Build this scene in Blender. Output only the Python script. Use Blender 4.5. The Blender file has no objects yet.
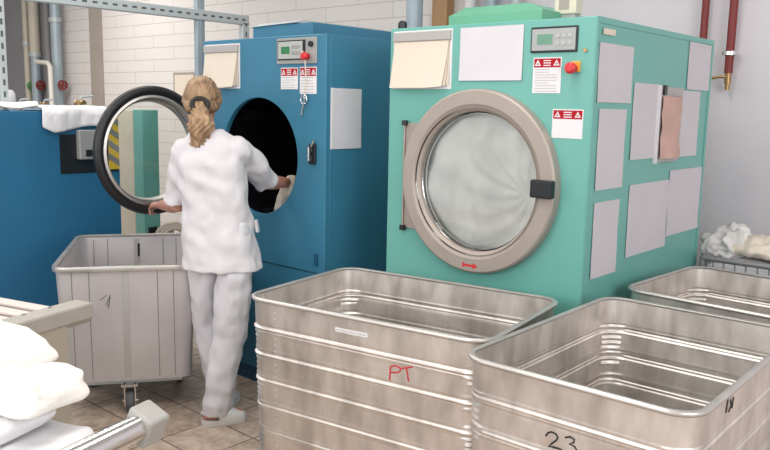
import bpy, bmesh, math, random
from mathutils import Vector, Matrix, noise
random.seed(7)
SC = bpy.context.scene
COL = SC.collection
PI = math.pi

# ------------------------------------------------------------------ materials
def mat(name, col, rough=0.5, metal=0.0, var=0.0, vscale=6.0, bump=0.0, bscale=40.0, col2=None, stretch=(1, 1, 1), spec=0.5, rvar=0.0):
    m = bpy.data.materials.new(name); m.use_nodes = True
    nt = m.node_tree; b = nt.nodes['Principled BSDF']
    b.inputs['Base Color'].default_value = (*col, 1); b.inputs['Roughness'].default_value = rough
    b.inputs['Metallic'].default_value = metal
    b.inputs['Specular IOR Level'].default_value = spec
    tc = nt.nodes.new('ShaderNodeTexCoord'); mp = nt.nodes.new('ShaderNodeMapping')
    mp.inputs['Scale'].default_value = stretch
    nt.links.new(tc.outputs['Object'], mp.inputs['Vector'])
    if var > 0 or rvar > 0:
        n = nt.nodes.new('ShaderNodeTexNoise'); n.inputs['Scale'].default_value = vscale; n.inputs['Detail'].default_value = 5
        nt.links.new(mp.outputs['Vector'], n.inputs['Vector'])
        if var > 0:
            r = nt.nodes.new('ShaderNodeValToRGB')
            c2 = col2 or tuple(max(0, c * (1 - var)) for c in col)
            r.color_ramp.elements[0].color = (*c2, 1); r.color_ramp.elements[1].color = (*col, 1)
            r.color_ramp.elements[0].position = 0.3; r.color_ramp.elements[1].position = 0.65
            nt.links.new(n.outputs['Fac'], r.inputs['Fac']); nt.links.new(r.outputs['Color'], b.inputs['Base Color'])
        if rvar > 0:
            mr = nt.nodes.new('ShaderNodeMapRange')
            mr.inputs['To Min'].default_value = max(0.02, rough - rvar); mr.inputs['To Max'].default_value = rough + rvar
            nt.links.new(n.outputs['Fac'], mr.inputs['Value']); nt.links.new(mr.outputs['Result'], b.inputs['Roughness'])
    if bump > 0:
        n2 = nt.nodes.new('ShaderNodeTexNoise'); n2.inputs['Scale'].default_value = bscale; n2.inputs['Detail'].default_value = 3
        nt.links.new(mp.outputs['Vector'], n2.inputs['Vector'])
        bp = nt.nodes.new('ShaderNodeBump'); bp.inputs['Strength'].default_value = bump; bp.inputs['Distance'].default_value = 0.01
        nt.links.new(n2.outputs['Fac'], bp.inputs['Height']); nt.links.new(bp.outputs['Normal'], b.inputs['Normal'])
    return m

def brick_mat(name, c1, c2, mortar, bw, rh, ms, plane='xz', bump=0.6, offset=0.5, off=(0, 0), rough=0.7, var=0.0):
    m = bpy.data.materials.new(name); m.use_nodes = True
    nt = m.node_tree; b = nt.nodes['Principled BSDF']; b.inputs['Roughness'].default_value = rough
    tc = nt.nodes.new('ShaderNodeTexCoord'); sp = nt.nodes.new('ShaderNodeSeparateXYZ'); cb = nt.nodes.new('ShaderNodeCombineXYZ')
    nt.links.new(tc.outputs['Object'], sp.inputs['Vector'])
    nt.links.new(sp.outputs[plane[0].upper()], cb.inputs['X']); nt.links.new(sp.outputs[plane[1].upper()], cb.inputs['Y'])
    ad = nt.nodes.new('ShaderNodeVectorMath'); ad.operation = 'ADD'; ad.inputs[1].default_value = (off[0], off[1], 0)
    nt.links.new(cb.outputs['Vector'], ad.inputs[0])
    br = nt.nodes.new('ShaderNodeTexBrick'); br.inputs['Scale'].default_value = 1.0
    br.inputs['Brick Width'].default_value = bw; br.inputs['Row Height'].default_value = rh
    br.inputs['Mortar Size'].default_value = ms; br.inputs['Mortar Smooth'].default_value = 0.3
    br.inputs['Color1'].default_value = (*c1, 1); br.inputs['Color2'].default_value = (*c2, 1); br.inputs['Mortar'].default_value = (*mortar, 1)
    br.offset = offset; br.offset_frequency = 2
    nt.links.new(ad.outputs['Vector'], br.inputs['Vector'])
    out = br.outputs['Color']
    if var > 0:
        n = nt.nodes.new('ShaderNodeTexNoise'); n.inputs['Scale'].default_value = 13; n.inputs['Detail'].default_value = 9; n.inputs['Roughness'].default_value = 0.7
        nt.links.new(tc.outputs['Object'], n.inputs['Vector'])
        r = nt.nodes.new('ShaderNodeValToRGB'); v = 1 - var
        r.color_ramp.elements[0].color = (v * 0.95, v * 0.85, v * 0.75, 1); r.color_ramp.elements[1].color = (1, 1, 1, 1)
        r.color_ramp.elements[0].position = 0.36; r.color_ramp.elements[1].position = 0.6
        nt.links.new(n.outputs['Fac'], r.inputs['Fac'])
        mx = nt.nodes.new('ShaderNodeMix'); mx.data_type = 'RGBA'; mx.blend_type = 'MULTIPLY'; mx.inputs['Factor'].default_value = 1
        nt.links.new(out, mx.inputs['A']); nt.links.new(r.outputs['Color'], mx.inputs['B']); out = mx.outputs['Result']
    nt.links.new(out, b.inputs['Base Color'])
    bp = nt.nodes.new('ShaderNodeBump'); bp.inputs['Strength'].default_value = bump; bp.inputs['Distance'].default_value = 0.004; bp.invert = True
    nt.links.new(br.outputs['Fac'], bp.inputs['Height']); nt.links.new(bp.outputs['Normal'], b.inputs['Normal'])
    return m

def glass_mat(name, tint=(0.985, 0.99, 0.985), fac_lo=0.04, fac_hi=0.6, rough=0.02):
    m = bpy.data.materials.new(name); m.use_nodes = True
    nt = m.node_tree; nt.nodes.remove(nt.nodes['Principled BSDF'])
    o = nt.nodes['Material Output']
    t = nt.nodes.new('ShaderNodeBsdfTransparent'); t.inputs['Color'].default_value = (*tint, 1)
    g = nt.nodes.new('ShaderNodeBsdfGlossy'); g.inputs['Roughness'].default_value = rough
    lw = nt.nodes.new('ShaderNodeFresnel'); lw.inputs['IOR'].default_value = 1.5
    mx = nt.nodes.new('ShaderNodeMixShader')
    nt.links.new(lw.outputs['Fac'], mx.inputs['Fac']); nt.links.new(t.outputs['BSDF'], mx.inputs[1]); nt.links.new(g.outputs['BSDF'], mx.inputs[2])
    nt.links.new(mx.outputs['Shader'], o.inputs['Surface'])
    return m

M = {}
M['blue'] = mat('blue_enamel', (0.045, 0.205, 0.325), 0.38, var=0.14, vscale=2.5, bump=0.03, bscale=60)
M['blue_dark'] = mat('dark_blue_enamel', (0.016, 0.10, 0.18), 0.42, var=0.15, vscale=3)
M['blue_left'] = mat('deep_blue_enamel', (0.018, 0.15, 0.30), 0.45, var=0.12, vscale=2)
M['green'] = mat('mint_green_enamel', (0.15, 0.43, 0.375), 0.36, var=0.06, vscale=2, bump=0.02, bscale=70)
M['green_hood'] = mat('grass_green_enamel', (0.14, 0.40, 0.27), 0.4, var=0.08, vscale=4)
M['steel'] = mat('brushed_steel', (0.43, 0.37, 0.33), 0.55, 0.35, var=0.08, vscale=9, rvar=0.06)
M['chrome'] = mat('polished_steel', (0.75, 0.74, 0.73), 0.16, 1.0, rvar=0.05, vscale=6)
M['alu'] = mat('worn_aluminium', (0.84, 0.785, 0.74), 0.38, 0.84, var=0.32, vscale=9, rvar=0.13, bump=0.14, bscale=11, stretch=(1.6, 1.6, 0.6))
M['alu_rim'] = mat('aluminium_rim', (0.66, 0.635, 0.61), 0.42, 0.85, var=0.14, vscale=9, rvar=0.08)
M['alu_mat'] = mat('matt_anodised_aluminium', (0.60, 0.57, 0.575), 0.5, 0.4, var=0.12, vscale=4, rvar=0.08)
M['zinc'] = mat('galvanised_steel', (0.50, 0.55, 0.56), 0.5, 0.3, var=0.1, vscale=14)
M['pipe_blue'] = mat('pale_blue_pipe', (0.36, 0.44, 0.49), 0.4, 0.2, var=0.12, vscale=5)
M['pipe_cream'] = mat('cream_pipe', (0.56, 0.52, 0.43), 0.5, 0, var=0.1, vscale=5)
M['pipe_white'] = mat('white_plastic_pipe', (0.70, 0.68, 0.62), 0.4)
M['shaft'] = mat('grey_painted_panel', (0.235, 0.235, 0.24), 0.7, 0, var=0.12, vscale=1.2)
M['pillar'] = mat('taupe_painted_plaster', (0.36, 0.32, 0.28), 0.75, 0, var=0.08, vscale=3)
M['wood'] = mat('varnished_brown_wood', (0.42, 0.25, 0.12), 0.5, 0, var=0.25, vscale=3, stretch=(6, 6, 0.6))
M['red_pipe'] = mat('dark_red_paint', (0.22, 0.028, 0.026), 0.5, 0, var=0.1)
M['red'] = mat('signal_red', (0.62, 0.03, 0.035), 0.4)
M['redsoft'] = mat('label_red', (0.42, 0.016, 0.028), 0.8, spec=0.1)
M['yellow'] = mat('signal_yellow', (0.75, 0.50, 0.03), 0.45)
M['orange'] = mat('switch_orange', (0.80, 0.38, 0.05), 0.45)
M['brass'] = mat('brass', (0.42, 0.27, 0.12), 0.35, 0.7)
M['black'] = mat('black_rubber', (0.012, 0.012, 0.014), 0.42, 0, bump=0.12, bscale=60)
M['blackp'] = mat('black_plastic', (0.012, 0.014, 0.017), 0.35)
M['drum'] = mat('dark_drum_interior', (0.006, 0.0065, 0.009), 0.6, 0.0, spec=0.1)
M['drum_steel'] = mat('drum_steel', (0.35, 0.35, 0.35), 0.4, 0.8)
M['paper'] = mat('white_paper', (0.66, 0.64, 0.68), 0.8, 0, var=0.04, vscale=6, bump=0.05, bscale=8)
M['paper_side'] = mat('side_paper', (0.60, 0.57, 0.60), 0.8, 0, var=0.05, vscale=5, bump=0.06, bscale=7)  # slightly darker tone of the white paper, for the green dryer's side sheets
M['cream'] = mat('cream_paper', (0.74, 0.655, 0.55), 0.8, 0, var=0.05, vscale=4)
M['pink'] = mat('pink_paper', (0.62, 0.40, 0.34), 0.75, 0, var=0.18, vscale=9, bump=0.2, bscale=9)
M['greybar'] = mat('grey_plastic_bar', (0.42, 0.40, 0.39), 0.5)
M['panel_grey'] = mat('panel_grey_foil', (0.37, 0.39, 0.39), 0.45, 0.1)
M['panel_steel'] = mat('panel_steel', (0.38, 0.38, 0.37), 0.45, 0.3)
M['lcd'] = mat('green_display', (0.12, 0.28, 0.20), 0.25)
M['lcd2'] = mat('bright_green_display', (0.03, 0.20, 0.07), 0.25)
M['key'] = mat('key_membrane', (0.44, 0.455, 0.445), 0.5)
M['textgrey'] = mat('print_grey', (0.48, 0.47, 0.50), 0.8)
M['labelwhite'] = mat('label_white', (0.76, 0.74, 0.76), 0.6)
M['beige'] = mat('beige_enamel', (0.66, 0.60, 0.49), 0.5, 0, var=0.06, vscale=3)
M['beige_dark'] = mat('putty_enamel', (0.40, 0.355, 0.285), 0.5, 0, var=0.08, vscale=3)
M['slat'] = mat('pale_slat', (0.70, 0.62, 0.58), 0.5, 0, var=0.06)
M['slatgap'] = mat('brown_underlay', (0.24, 0.18, 0.15), 0.7)
M['skin'] = mat('skin', (0.54, 0.265, 0.195), 0.5, 0, var=0.08, vscale=14)
M['lip'] = mat('lips', (0.46, 0.16, 0.14), 0.45)
M['eye'] = mat('eye_white', (0.8, 0.8, 0.78), 0.2)
M['hair'] = mat('dark_blond_hair', (0.42, 0.27, 0.155), 0.55, 0, var=0.5, vscale=16, col2=(0.15, 0.085, 0.045), bump=0.7, bscale=45, stretch=(2.2, 2.2, 0.55))
M['tail'] = mat('blond_ponytail', (0.47, 0.31, 0.18), 0.6, 0, var=0.5, vscale=22, col2=(0.19, 0.11, 0.06), bump=0.8, bscale=40, stretch=(1.6, 1.6, 0.7))
M['white_cloth'] = mat('white_cotton', (0.69, 0.665, 0.695), 0.9, 0, bump=0.35, bscale=11, spec=0.2)
M['white_trouser'] = mat('white_twill', (0.70, 0.69, 0.735), 0.9, 0, bump=0.35, bscale=10, spec=0.2)
M['clog'] = mat('white_leather', (0.70, 0.69, 0.68), 0.5, 0, var=0.06)
M['linen'] = mat('bleached_linen', (0.86, 0.835, 0.79), 0.95, 0, bump=0.35, bscale=38, spec=0.15)
M['linen2'] = mat('white_terry', (0.76, 0.755, 0.78), 0.95, 0, bump=0.35, bscale=45, spec=0.15)
M['cream_cloth'] = mat('cream_cotton', (0.74, 0.66, 0.56), 0.9, 0, bump=0.2, bscale=18, spec=0.2)
M['grey_cloth'] = mat('grey_white_cotton', (0.78, 0.76, 0.74), 0.9, 0, var=0.25, vscale=9, bump=0.3, bscale=20, spec=0.2)
M['wet'] = mat('wet_grey_linen', (0.98, 0.97, 0.95), 0.8, 0, var=0.24, vscale=5.5, bump=0.2, bscale=10, spec=0.3)
M['dark_zinc'] = mat('dull_grey_steel', (0.26, 0.26, 0.27), 0.5, 0.4)
M['rail_grey'] = mat('grey_beige_enamel', (0.41, 0.385, 0.335), 0.5, 0, var=0.15, vscale=8)
M['ink_red'] = mat('red_marker', (0.55, 0.05, 0.06), 0.7)
M['ink_black'] = mat('black_marker', (0.02, 0.02, 0.02), 0.7)
M['glass'] = glass_mat('clear_glass')
M['dooglass'] = glass_mat('clear_door_glass', (0.97, 0.985, 0.97))
M['wheel'] = mat('grey_rubber_wheel', (0.10, 0.10, 0.11), 0.6)
M['blockgrey'] = mat('grey_plastic_block', (0.40, 0.39, 0.37), 0.6, 0, var=0.15, vscale=14)
M['floor'] = brick_mat('tan_stone_tiles', (0.62, 0.50, 0.42), (0.56, 0.455, 0.375), (0.15, 0.115, 0.09), 0.3, 0.3, 0.0042, 'xy', 0.25, 0.0, (0.0, 0.215), 0.42, 0.36)
M['brick'] = brick_mat('white_painted_brick', (0.70, 0.675, 0.66), (0.685, 0.66, 0.65), (0.43, 0.405, 0.39), 0.75, 0.125, 0.0032, 'xz', 0.35, 0.5, (0, 0.03), 0.75)
M['plaster'] = mat('pale_lilac_plaster', (0.74, 0.71, 0.75), 0.8, 0, var=0.04, vscale=3, bump=0.03, bscale=50)
M['ceil'] = mat('white_ceiling_paint', (0.75, 0.74, 0.72), 0.85)

# ------------------------------------------------------------------ mesh helpers
def obj(name, bm, m, parent=None, smooth=40, bevel=0.0, bseg=2):
    bmesh.ops.recalc_face_normals(bm, faces=bm.faces)
    me = bpy.data.meshes.new(name); bm.to_mesh(me); bm.free()
    if smooth:
        me.shade_smooth(); me.set_sharp_from_angle(angle=math.radians(smooth))
    me.materials.append(M[m] if isinstance(m, str) else m)
    o = bpy.data.objects.new(name, me); COL.objects.link(o)
    if parent: o.parent = parent
    if bevel:
        b = o.modifiers.new('bevel', 'BEVEL'); b.width = bevel; b.segments = bseg; b.limit_method = 'ANGLE'; b.angle_limit = math.radians(40)
    return o

def thing(name, label, cat, loc=(0, 0, 0), rotz=0.0, group=None, rot=None):
    o = bpy.data.objects.new(name, None); COL.objects.link(o); o.empty_display_size = 0.1
    o.location = loc; o.rotation_euler = rot or (0, 0, rotz)
    o['label'] = label; o['category'] = cat
    if group: o['group'] = group
    return o

def tag(o, label, cat, group=None):
    o['label'] = label; o['category'] = cat
    if group: o['group'] = group
    return o

def struct(name, bm, m, **k):
    o = obj(name, bm, m, **k); o['kind'] = 'structure'; return o

def box(bm, x0, x1, y0, y1, z0, z1):
    v = [bm.verts.new((x, y, z)) for x in (x0, x1) for y in (y0, y1) for z in (z0, z1)]
    for f in ((0, 1, 3, 2), (4, 6, 7, 5), (0, 4, 5, 1), (2, 3, 7, 6), (0, 2, 6, 4), (1, 5, 7, 3)):
        bm.faces.new([v[i] for i in f])
    return bm

def bx(*a):
    return box(bmesh.new(), *a)

def loft(bm, rings, cap=True, close=False):
    R = [[bm.verts.new(p) for p in r] for r in rings]
    n = len(R[0]); k = len(R)
    for i in range(k if close else k - 1):
        a, b = R[i], R[(i + 1) % k]
        for j in range(n):
            bm.faces.new((a[j], a[(j + 1) % n], b[(j + 1) % n], b[j]))
    if cap and not close:
        bm.faces.new(list(reversed(R[0]))); bm.faces.new(R[-1])
    return bm

def tube(bm, pts, r, n=12, closed=False, round_cap=False, flat=1.0):
    P = [Vector(p) for p in pts]; k = len(P)
    rad = r if isinstance(r, (list, tuple)) else [r] * k
    if round_cap and not closed:
        d0 = (P[0] - P[1]).normalized(); d1 = (P[-1] - P[-2]).normalized()
        h = [P[0] + d0 * rad[0] * s for s in (0.98, 0.8, 0.45)]; t = [P[-1] + d1 * rad[-1] * s for s in (0.45, 0.8, 0.98)]
        rr = [0.2, 0.6, 0.89]
        rad = [rad[0] * x for x in rr] + list(rad) + [rad[-1] * x for x in reversed(rr)]
        P = h + P + t; k = len(P)
    rings = []; up = None
    for i in range(k):
        if closed: d = P[(i + 1) % k] - P[i - 1]
        else: d = P[min(i + 1, k - 1)] - P[max(i - 1, 0)]
        d.normalize()
        if up is None:
            up = Vector((0, 0, 1)) if abs(d.z) < 0.9 else Vector((1, 0, 0))
        s = d.cross(up)
        if s.length < 1e-4: s = d.orthogonal()
        s.normalize(); up = s.cross(d).normalized()
        rings.append([P[i] + (s * math.cos(a) + up * math.sin(a) * flat) * rad[i] for a in [2 * PI * j / n for j in range(n)]])
    return loft(bm, rings, close=closed)

def circ(c, r, axis='z', n=32, a0=0, a1=2 * PI):
    out = []
    for i in range(n):
        a = a0 + (a1 - a0) * i / n; x, y = r * math.cos(a), r * math.sin(a)
        out.append({'z': (c[0] + x, c[1] + y, c[2]), 'y': (c[0] + x, c[1], c[2] + y), 'x': (c[0], c[1] + x, c[2] + y)}[axis])
    return out

def lathe(bm, prof, c=(0, 0, 0), axis='y', n=64, close=True):
    """prof: (radius, offset along axis); closed profile ring when close"""
    rings = []
    for r, h in prof:
        cc = list(c); cc['xyz'.index(axis)] += h
        rings.append(circ(cc, max(r, 1e-4), axis, n))
    return loft(bm, rings, cap=not close, close=close)

def cyl(bm, c, r, h, axis='z', n=24, r2=None):
    return lathe(bm, [(r, 0), (r if r2 is None else r2, h)], c, axis, n, close=False)

def rrect(L, W, r, n=8):
    out = []
    for cx, cy, a0 in ((L / 2 - r, W / 2 - r, 0), (-L / 2 + r, W / 2 - r, PI / 2), (-L / 2 + r, -W / 2 + r, PI), (L / 2 - r, -W / 2 + r, 1.5 * PI)):
        for i in range(n + 1):
            a = a0 + PI / 2 * i / n; out.append((cx + r * math.cos(a), cy + r * math.sin(a)))
    return out

def ell(bm, c, r, rotm=None, u=24, v=14):
    r = Vector(r); c = Vector(c); rings = []
    for i in range(1, v):
        t = PI * i / v
        ring = []
        for j in range(u):
            a = 2 * PI * j / u
            p = Vector((r.x * math.sin(t) * math.cos(a), r.y * math.sin(t) * math.sin(a), -r.z * math.cos(t)))
            if rotm: p = rotm @ p
            ring.append(c + p)
        rings.append(ring)
    return loft(bm, rings)

def remeshed(name, bm, m, parent, voxel=0.007, it=4, fac=0.5, disp=None, smooth=80):
    """fuse the overlapping volumes into one continuous surface"""
    me = bpy.data.meshes.new(name); bmesh.ops.recalc_face_normals(bm, faces=bm.faces); bm.to_mesh(me); bm.free()
    t = bpy.data.objects.new('tmp', me); COL.objects.link(t)
    r = t.modifiers.new('r', 'REMESH'); r.mode = 'VOXEL'; r.voxel_size = voxel
    s = t.modifiers.new('s', 'SMOOTH'); s.iterations = it; s.factor = fac
    bpy.context.view_layer.update()
    dg = bpy.context.evaluated_depsgraph_get()
    me2 = bpy.data.meshes.new_from_object(t.evaluated_get(dg))
    bpy.data.objects.remove(t); bpy.data.meshes.remove(me)
    b = bmesh.new(); b.from_mesh(me2); bpy.data.meshes.remove(me2)
    if disp:
        b.normal_update()
        mv = [(v, v.normal.copy() * disp(v.co)) for v in b.verts]
        for v, d in mv: v.co += d
    return obj(name, b, m, parent, smooth=smooth)

def nz(p, s, seed=0):
    return noise.noise(Vector((p[0] * s + seed, p[1] * s, p[2] * s)))

def copy_tree(o, parent=None):
    c = o.copy(); COL.objects.link(c)
    if parent: c.parent = parent
    for ch in list(o.children): copy_tree(ch, c)
    return c

# ------------------------------------------------------------------ setting
YW = 4.75
struct('floor', bx(-13, 3.2, -2.5, YW + 0.15, -0.12, 0), 'floor', smooth=0)
struct('wall_back', bx(-13, -3.3, YW, YW + 0.15, 0, 3.4), 'brick', smooth=0)
struct('wall_back_right', bx(-3.3, 3.2, YW, YW + 0.15, 0, 3.4), 'plaster', smooth=0)
struct('wall_left', bx(-13.15, -13, -2.5, YW + 0.15, 0, 3.4), 'plaster', smooth=0)
struct('ceiling', bx(-13, 3.2, -2.5, YW + 0.15, 3.4, 3.5), 'ceil', smooth=0)
struct('trim_1', bx(-11.25, -9.55, YW - 0.06, YW, 0, 3.4), mat('blue_grey_panel', (0.30, 0.31, 0.33), 0.7, 0, var=0.12, vscale=1.2), smooth=0)          # grey duct panel
struct('trim_2', bx(-8.80, -8.55, YW - 0.03, YW, 0, 3.4), 'pillar', smooth=0)          # plaster pillar
struct('trim_3', bx(-3.665, -3.53, YW - 0.09, YW, 0, 3.4), 'wood', smooth=0)            # wooden post

def wall_pipe(name, label, x, y, r, z0, z1, m, collars=(), group=None):
    t = thing(name, label, 'pipe', (x, y, 0), 0, group)
    obj('pipe_run', cyl(bmesh.new(), (0, 0, z0), r, z1 - z0, 'z', 20), m, t)
    for z in collars:
        obj('pipe_collar', cyl(bmesh.new(), (0, 0, z), r * 1.25, 0.05, 'z', 20), 'zinc', t)
    return t
wall_pipe('heating_pipe', 'thin cream pipe running up grey wall panel, far left background', -10.17, YW - 0.15, 0.04, 0, 3.4, 'pipe_cream', (2.2,))
wall_pipe('heating_pipe', 'thick pipe on grey wall panel, cream above and blue-grey below', -9.945, YW - 0.15, 0.058, 0, 3.4, 'pipe_blue', (2.05,))
t = bpy.data.objects[len(bpy.data.objects) - 1] if False else None
cp = [o for o in COL.objects if o.get('label', '').startswith('thick pipe')][0]
obj('upper_sleeve', cyl(bmesh.new(), (0, 0, 2.07), 0.062, 1.33, 'z', 20), 'pipe_cream', cp)['label'] = 'cream upper length of pipe'
wall_pipe('heating_pipe', 'pale blue pipe at right edge of grey wall panel beside white bricks', -9.415, YW - 0.13, 0.062, 0, 3.4, 'pipe_blue', (2.45,))
wall_pipe('heating_pipe', 'narrow dark grey pipe next to pale blue pipe on grey panel', -9.70, YW - 0.10, 0.04, 0, 3.4, 'shaft', ())
# bent white plastic pipe
b = tube(bmesh.new(), [(-9.60, YW - 0.3, 1.975), (-9.30, YW - 0.3, 1.955), (-9.25, YW - 0.3, 1.91), (-9.23, YW - 0.3, 0.0)], 0.028)
tag(obj('drain_pipe', b, 'pipe_white'), 'white bent plastic pipe standing in front of the grey wall panel', 'pipe')
def valve(x, y, z, m, label):
    t = thing('valve_handle', label, 'valve', (x, y, z))
    obj('valve_body', cyl(bmesh.new(), (-0.06, 0, 0), 0.02, 0.06, 'x', 16), 'brass', t)
    b = bmesh.new(); lathe(b, [(0.045, -0.015), (0.06, -0.015), (0.06, 0.01), (0.045, 0.01)], (0, 0, 0), 'x', 24)
    for a in (0, PI / 2):
        tube(b, [(0, -0.05 * math.cos(a), -0.05 * math.sin(a)), (0, 0.05 * math.cos(a), 0.05 * math.sin(a))], 0.013, 8)
    obj('hand_wheel', b, m, t)
M['valve_green'] = mat('valve_green', (0.08, 0.30, 0.10), 0.5)
valve(-10.07, YW - 0.15, 1.69, 'valve_green', 'green valve handwheel on thin cream pipe at far left wall')
valve(-9.828, YW - 0.15, 1.70, 'red_pipe', 'red valve handwheel on the thick pipe, beside the green one')
valve(-9.294, YW - 0.13, 1.70, 'red_pipe', 'red valve handwheel on pale blue pipe near white bricks')

# ducts behind the green machine
wall_pipe('exhaust_duct', 'silver blue round duct rising behind left end of green dryer', -3.33, 4.05, 0.055, 0, 3.4, 'pipe_blue', ())
wall_pipe('water_pipe', 'pale water pipe on wall behind green dryer, nearest the wooden post', -3.33, YW - 0.08, 0.04, 0, 3.4, 'labelwhite', ())
wall_pipe('water_pipe', 'blue-grey water pipe on wall behind green dryer', -3.15, YW - 0.08, 0.045, 0, 3.4, 'pipe_blue', ())
wall_pipe('water_pipe', 'grey water pipe behind green dryer, furthest from the wooden post', -2.95, YW - 0.08, 0.04, 0, 3.4, 'zinc', ())
# red sprinkler pipes
wall_pipe('sprinkler_pipe', 'dark red wall pipe disappearing down behind the green dryer', -1.685, YW - 0.06, 0.021, 0, 3.4, 'red_pipe', ())
t = wall_pipe('sprinkler_pipe', 'dark red wall pipe ending in a brass tap right of dryer', -1.525, YW - 0.07, 0.023, 1.76, 3.4, 'red_pipe', ())
b = bmesh.new(); lathe(b, [(0.03, -0.01), (0.044, -0.01), (0.044, 0.01), (0.03, 0.01)], (0, 0, 1.87), 'z', 24); box(b, -0.008, 0.008, 0.03, 0.075, 1.86, 1.88)
obj('pipe_clamp', b, 'chrome', t)
b = cyl(bmesh.new(), (0, 0, 1.70), 0.018, 0.08, 'z', 16); cyl(b, (0, 0, 1.665), 0.013, 0.05, 'z', 16)
obj('tap_body', b, 'brass', t)
obj('tap_lever', tube(bmesh.new(), [(0.0, -0.02, 1.735), (-0.03, -0.025, 1.74), (-0.085, -0.03, 1.73)], 0.008, 8), 'brass', t)

# framed poster on the brick wall
t = thing('picture_frame', 'small framed pale notice on white brick wall left of blue dryer', 'picture', (-6.92, YW - 0.012, 1.70))
obj('frame', bx(-0.19, 0.19, -0.012, 0.012, -0.13, 0.13), 'pillar', t)
obj('print', bx(-0.165, 0.165, -0.014, -0.011, -0.105, 0.105), 'cream', t)

# strut frame (perforated channel rail with posts)
def slotted(name, axis, pitch, centre):
    m = mat(name, (0.50, 0.55, 0.56), 0.5, 0.3); nt = m.node_tree; b = nt.nodes['Principled BSDF']
    tc = nt.nodes.new('ShaderNodeTexCoord'); sp = nt.nodes.new('ShaderNodeSeparateXYZ'); nt.links.new(tc.outputs['Object'], sp.inputs['Vector'])
    def mth(op, a, v):
        n = nt.nodes.new('ShaderNodeMath'); n.operation = op; nt.links.new(a, n.inputs[0])
        if isinstance(v, float): n.inputs[1].default_value = v
        else: nt.links.new(v, n.inputs[1])
        return n.outputs[0]
    lon, tra = ('Y', 'Z') if axis == 'y' else ('Z', 'Y')
    fr = mth('LESS_THAN', mth('MODULO', sp.outputs[lon], pitch), pitch * 0.5)
    d = nt.nodes.new('ShaderNodeMath'); d.operation = 'COMPARE'; d.inputs[1].default_value = centre; d.inputs[2].default_value = 0.007
    nt.links.new(sp.outputs[tra], d.inputs[0])
    f = mth('MULTIPLY', mth('MULTIPLY', fr, d.outputs[0]), mth('GREATER_THAN', sp.outputs['X'], 0.018))
    mx = nt.nodes.new('ShaderNodeMix'); mx.data_type = 'RGBA'; mx.inputs['A'].default_value = (0.50, 0.55, 0.56, 1); mx.inputs['B'].default_value = (0.10, 0.11, 0.11, 1)
    nt.links.new(f, mx.inputs['Factor']); nt.links.new(mx.outputs['Result'], b.inputs['Base Color'])
    return m
t = thing('strut_frame', 'galvanised perforated strut rail with posts above the left machines', 'rail frame', (-4.8, 0, 0))
def strut(name, p0, p1, w, d, axis):
    b = bmesh.new()
    x0, y0, z0 = p0; x1, y1, z1 = p1
    if axis == 'y': box(b, -w / 2, w / 2, y0, y1, z0 - d / 2, z0 + d / 2)
    else: box(b, -w / 2, w / 2, y0 - d / 2, y0 + d / 2, z0, z1)
    obj(name, b, slotted('slotted_zinc', axis, 0.07, z0 if axis == 'y' else y0), t, smooth=0, bevel=0.004)
strut('rail', (0, 1.2, 2.15), (0, 3.85, 2.15), 0.05, 0.07, 'y')
strut('post', (0, 2.020, 1.463), (0, 2.020, 3.4), 0.04, 0.045, 'z')
obj('post', bx(-0.025, 0.020, 3.385, 3.425, 0, 3.4), 'pipe_blue', t, smooth=0, bevel=0.004)
strut('post', (0, 3.82, 0), (0, 3.82, 2.13), 0.05, 0.06, 'z')
b = cyl(bmesh.new(), (-4.83, 3.462, 0), 0.018, 3.4, 'z', 16)
tag(obj('conduit_pipe', b, 'pipe_blue'), 'slim blue-grey conduit rising beside the strut post left of blue dryer', 'pipe')

# ------------------------------------------------------------------ machine shells
def front_with_hole(bm, x0, x1, z0, z1, y0, y1, cx, cz, r, n=72):
    ang = [2 * PI * i / n for i in range(n)]
    for X, Z in ((x0, z0), (x1, z0), (x1, z1), (x0, z1)):
        ang.append(math.atan2(Z - cz, X - cx) % (2 * PI))
    ang = sorted(set(ang)); ci = []; ri = []
    for a in ang:
        c, s = math.cos(a), math.sin(a); t = 1e9
        if c > 1e-9: t = min(t, (x1 - cx) / c)
        if c < -1e-9: t = min(t, (x0 - cx) / c)
        if s > 1e-9: t = min(t, (z1 - cz) / s)
        if s < -1e-9: t = min(t, (z0 - cz) / s)
        ci.append((cx + r * c, cz + r * s)); ri.append((cx + t * c, cz + t * s))
    k = len(ang)
    rings = [[(p[0], y1, p[1]) for p in ri], [(p[0], y0, p[1]) for p in ri], [(p[0], y0, p[1]) for p in ci], [(p[0], y1, p[1]) for p in ci]]
    return loft(bm, rings, cap=False, close=True)

def drum(parent, cx, cz, r, d, m, name='drum'):
    b = bmesh.new()
    lathe(b, [(r, 0.03), (r + 0.05, 0.08), (r + 0.06, d), (0.001, d), (0.001, d + 0.01), (r + 0.07, d + 0.01), (r + 0.06, 0.07), (r + 0.01, 0.03)], (cx, 0, cz), 'y', 56)
    return obj(name, b, m, parent)

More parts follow.
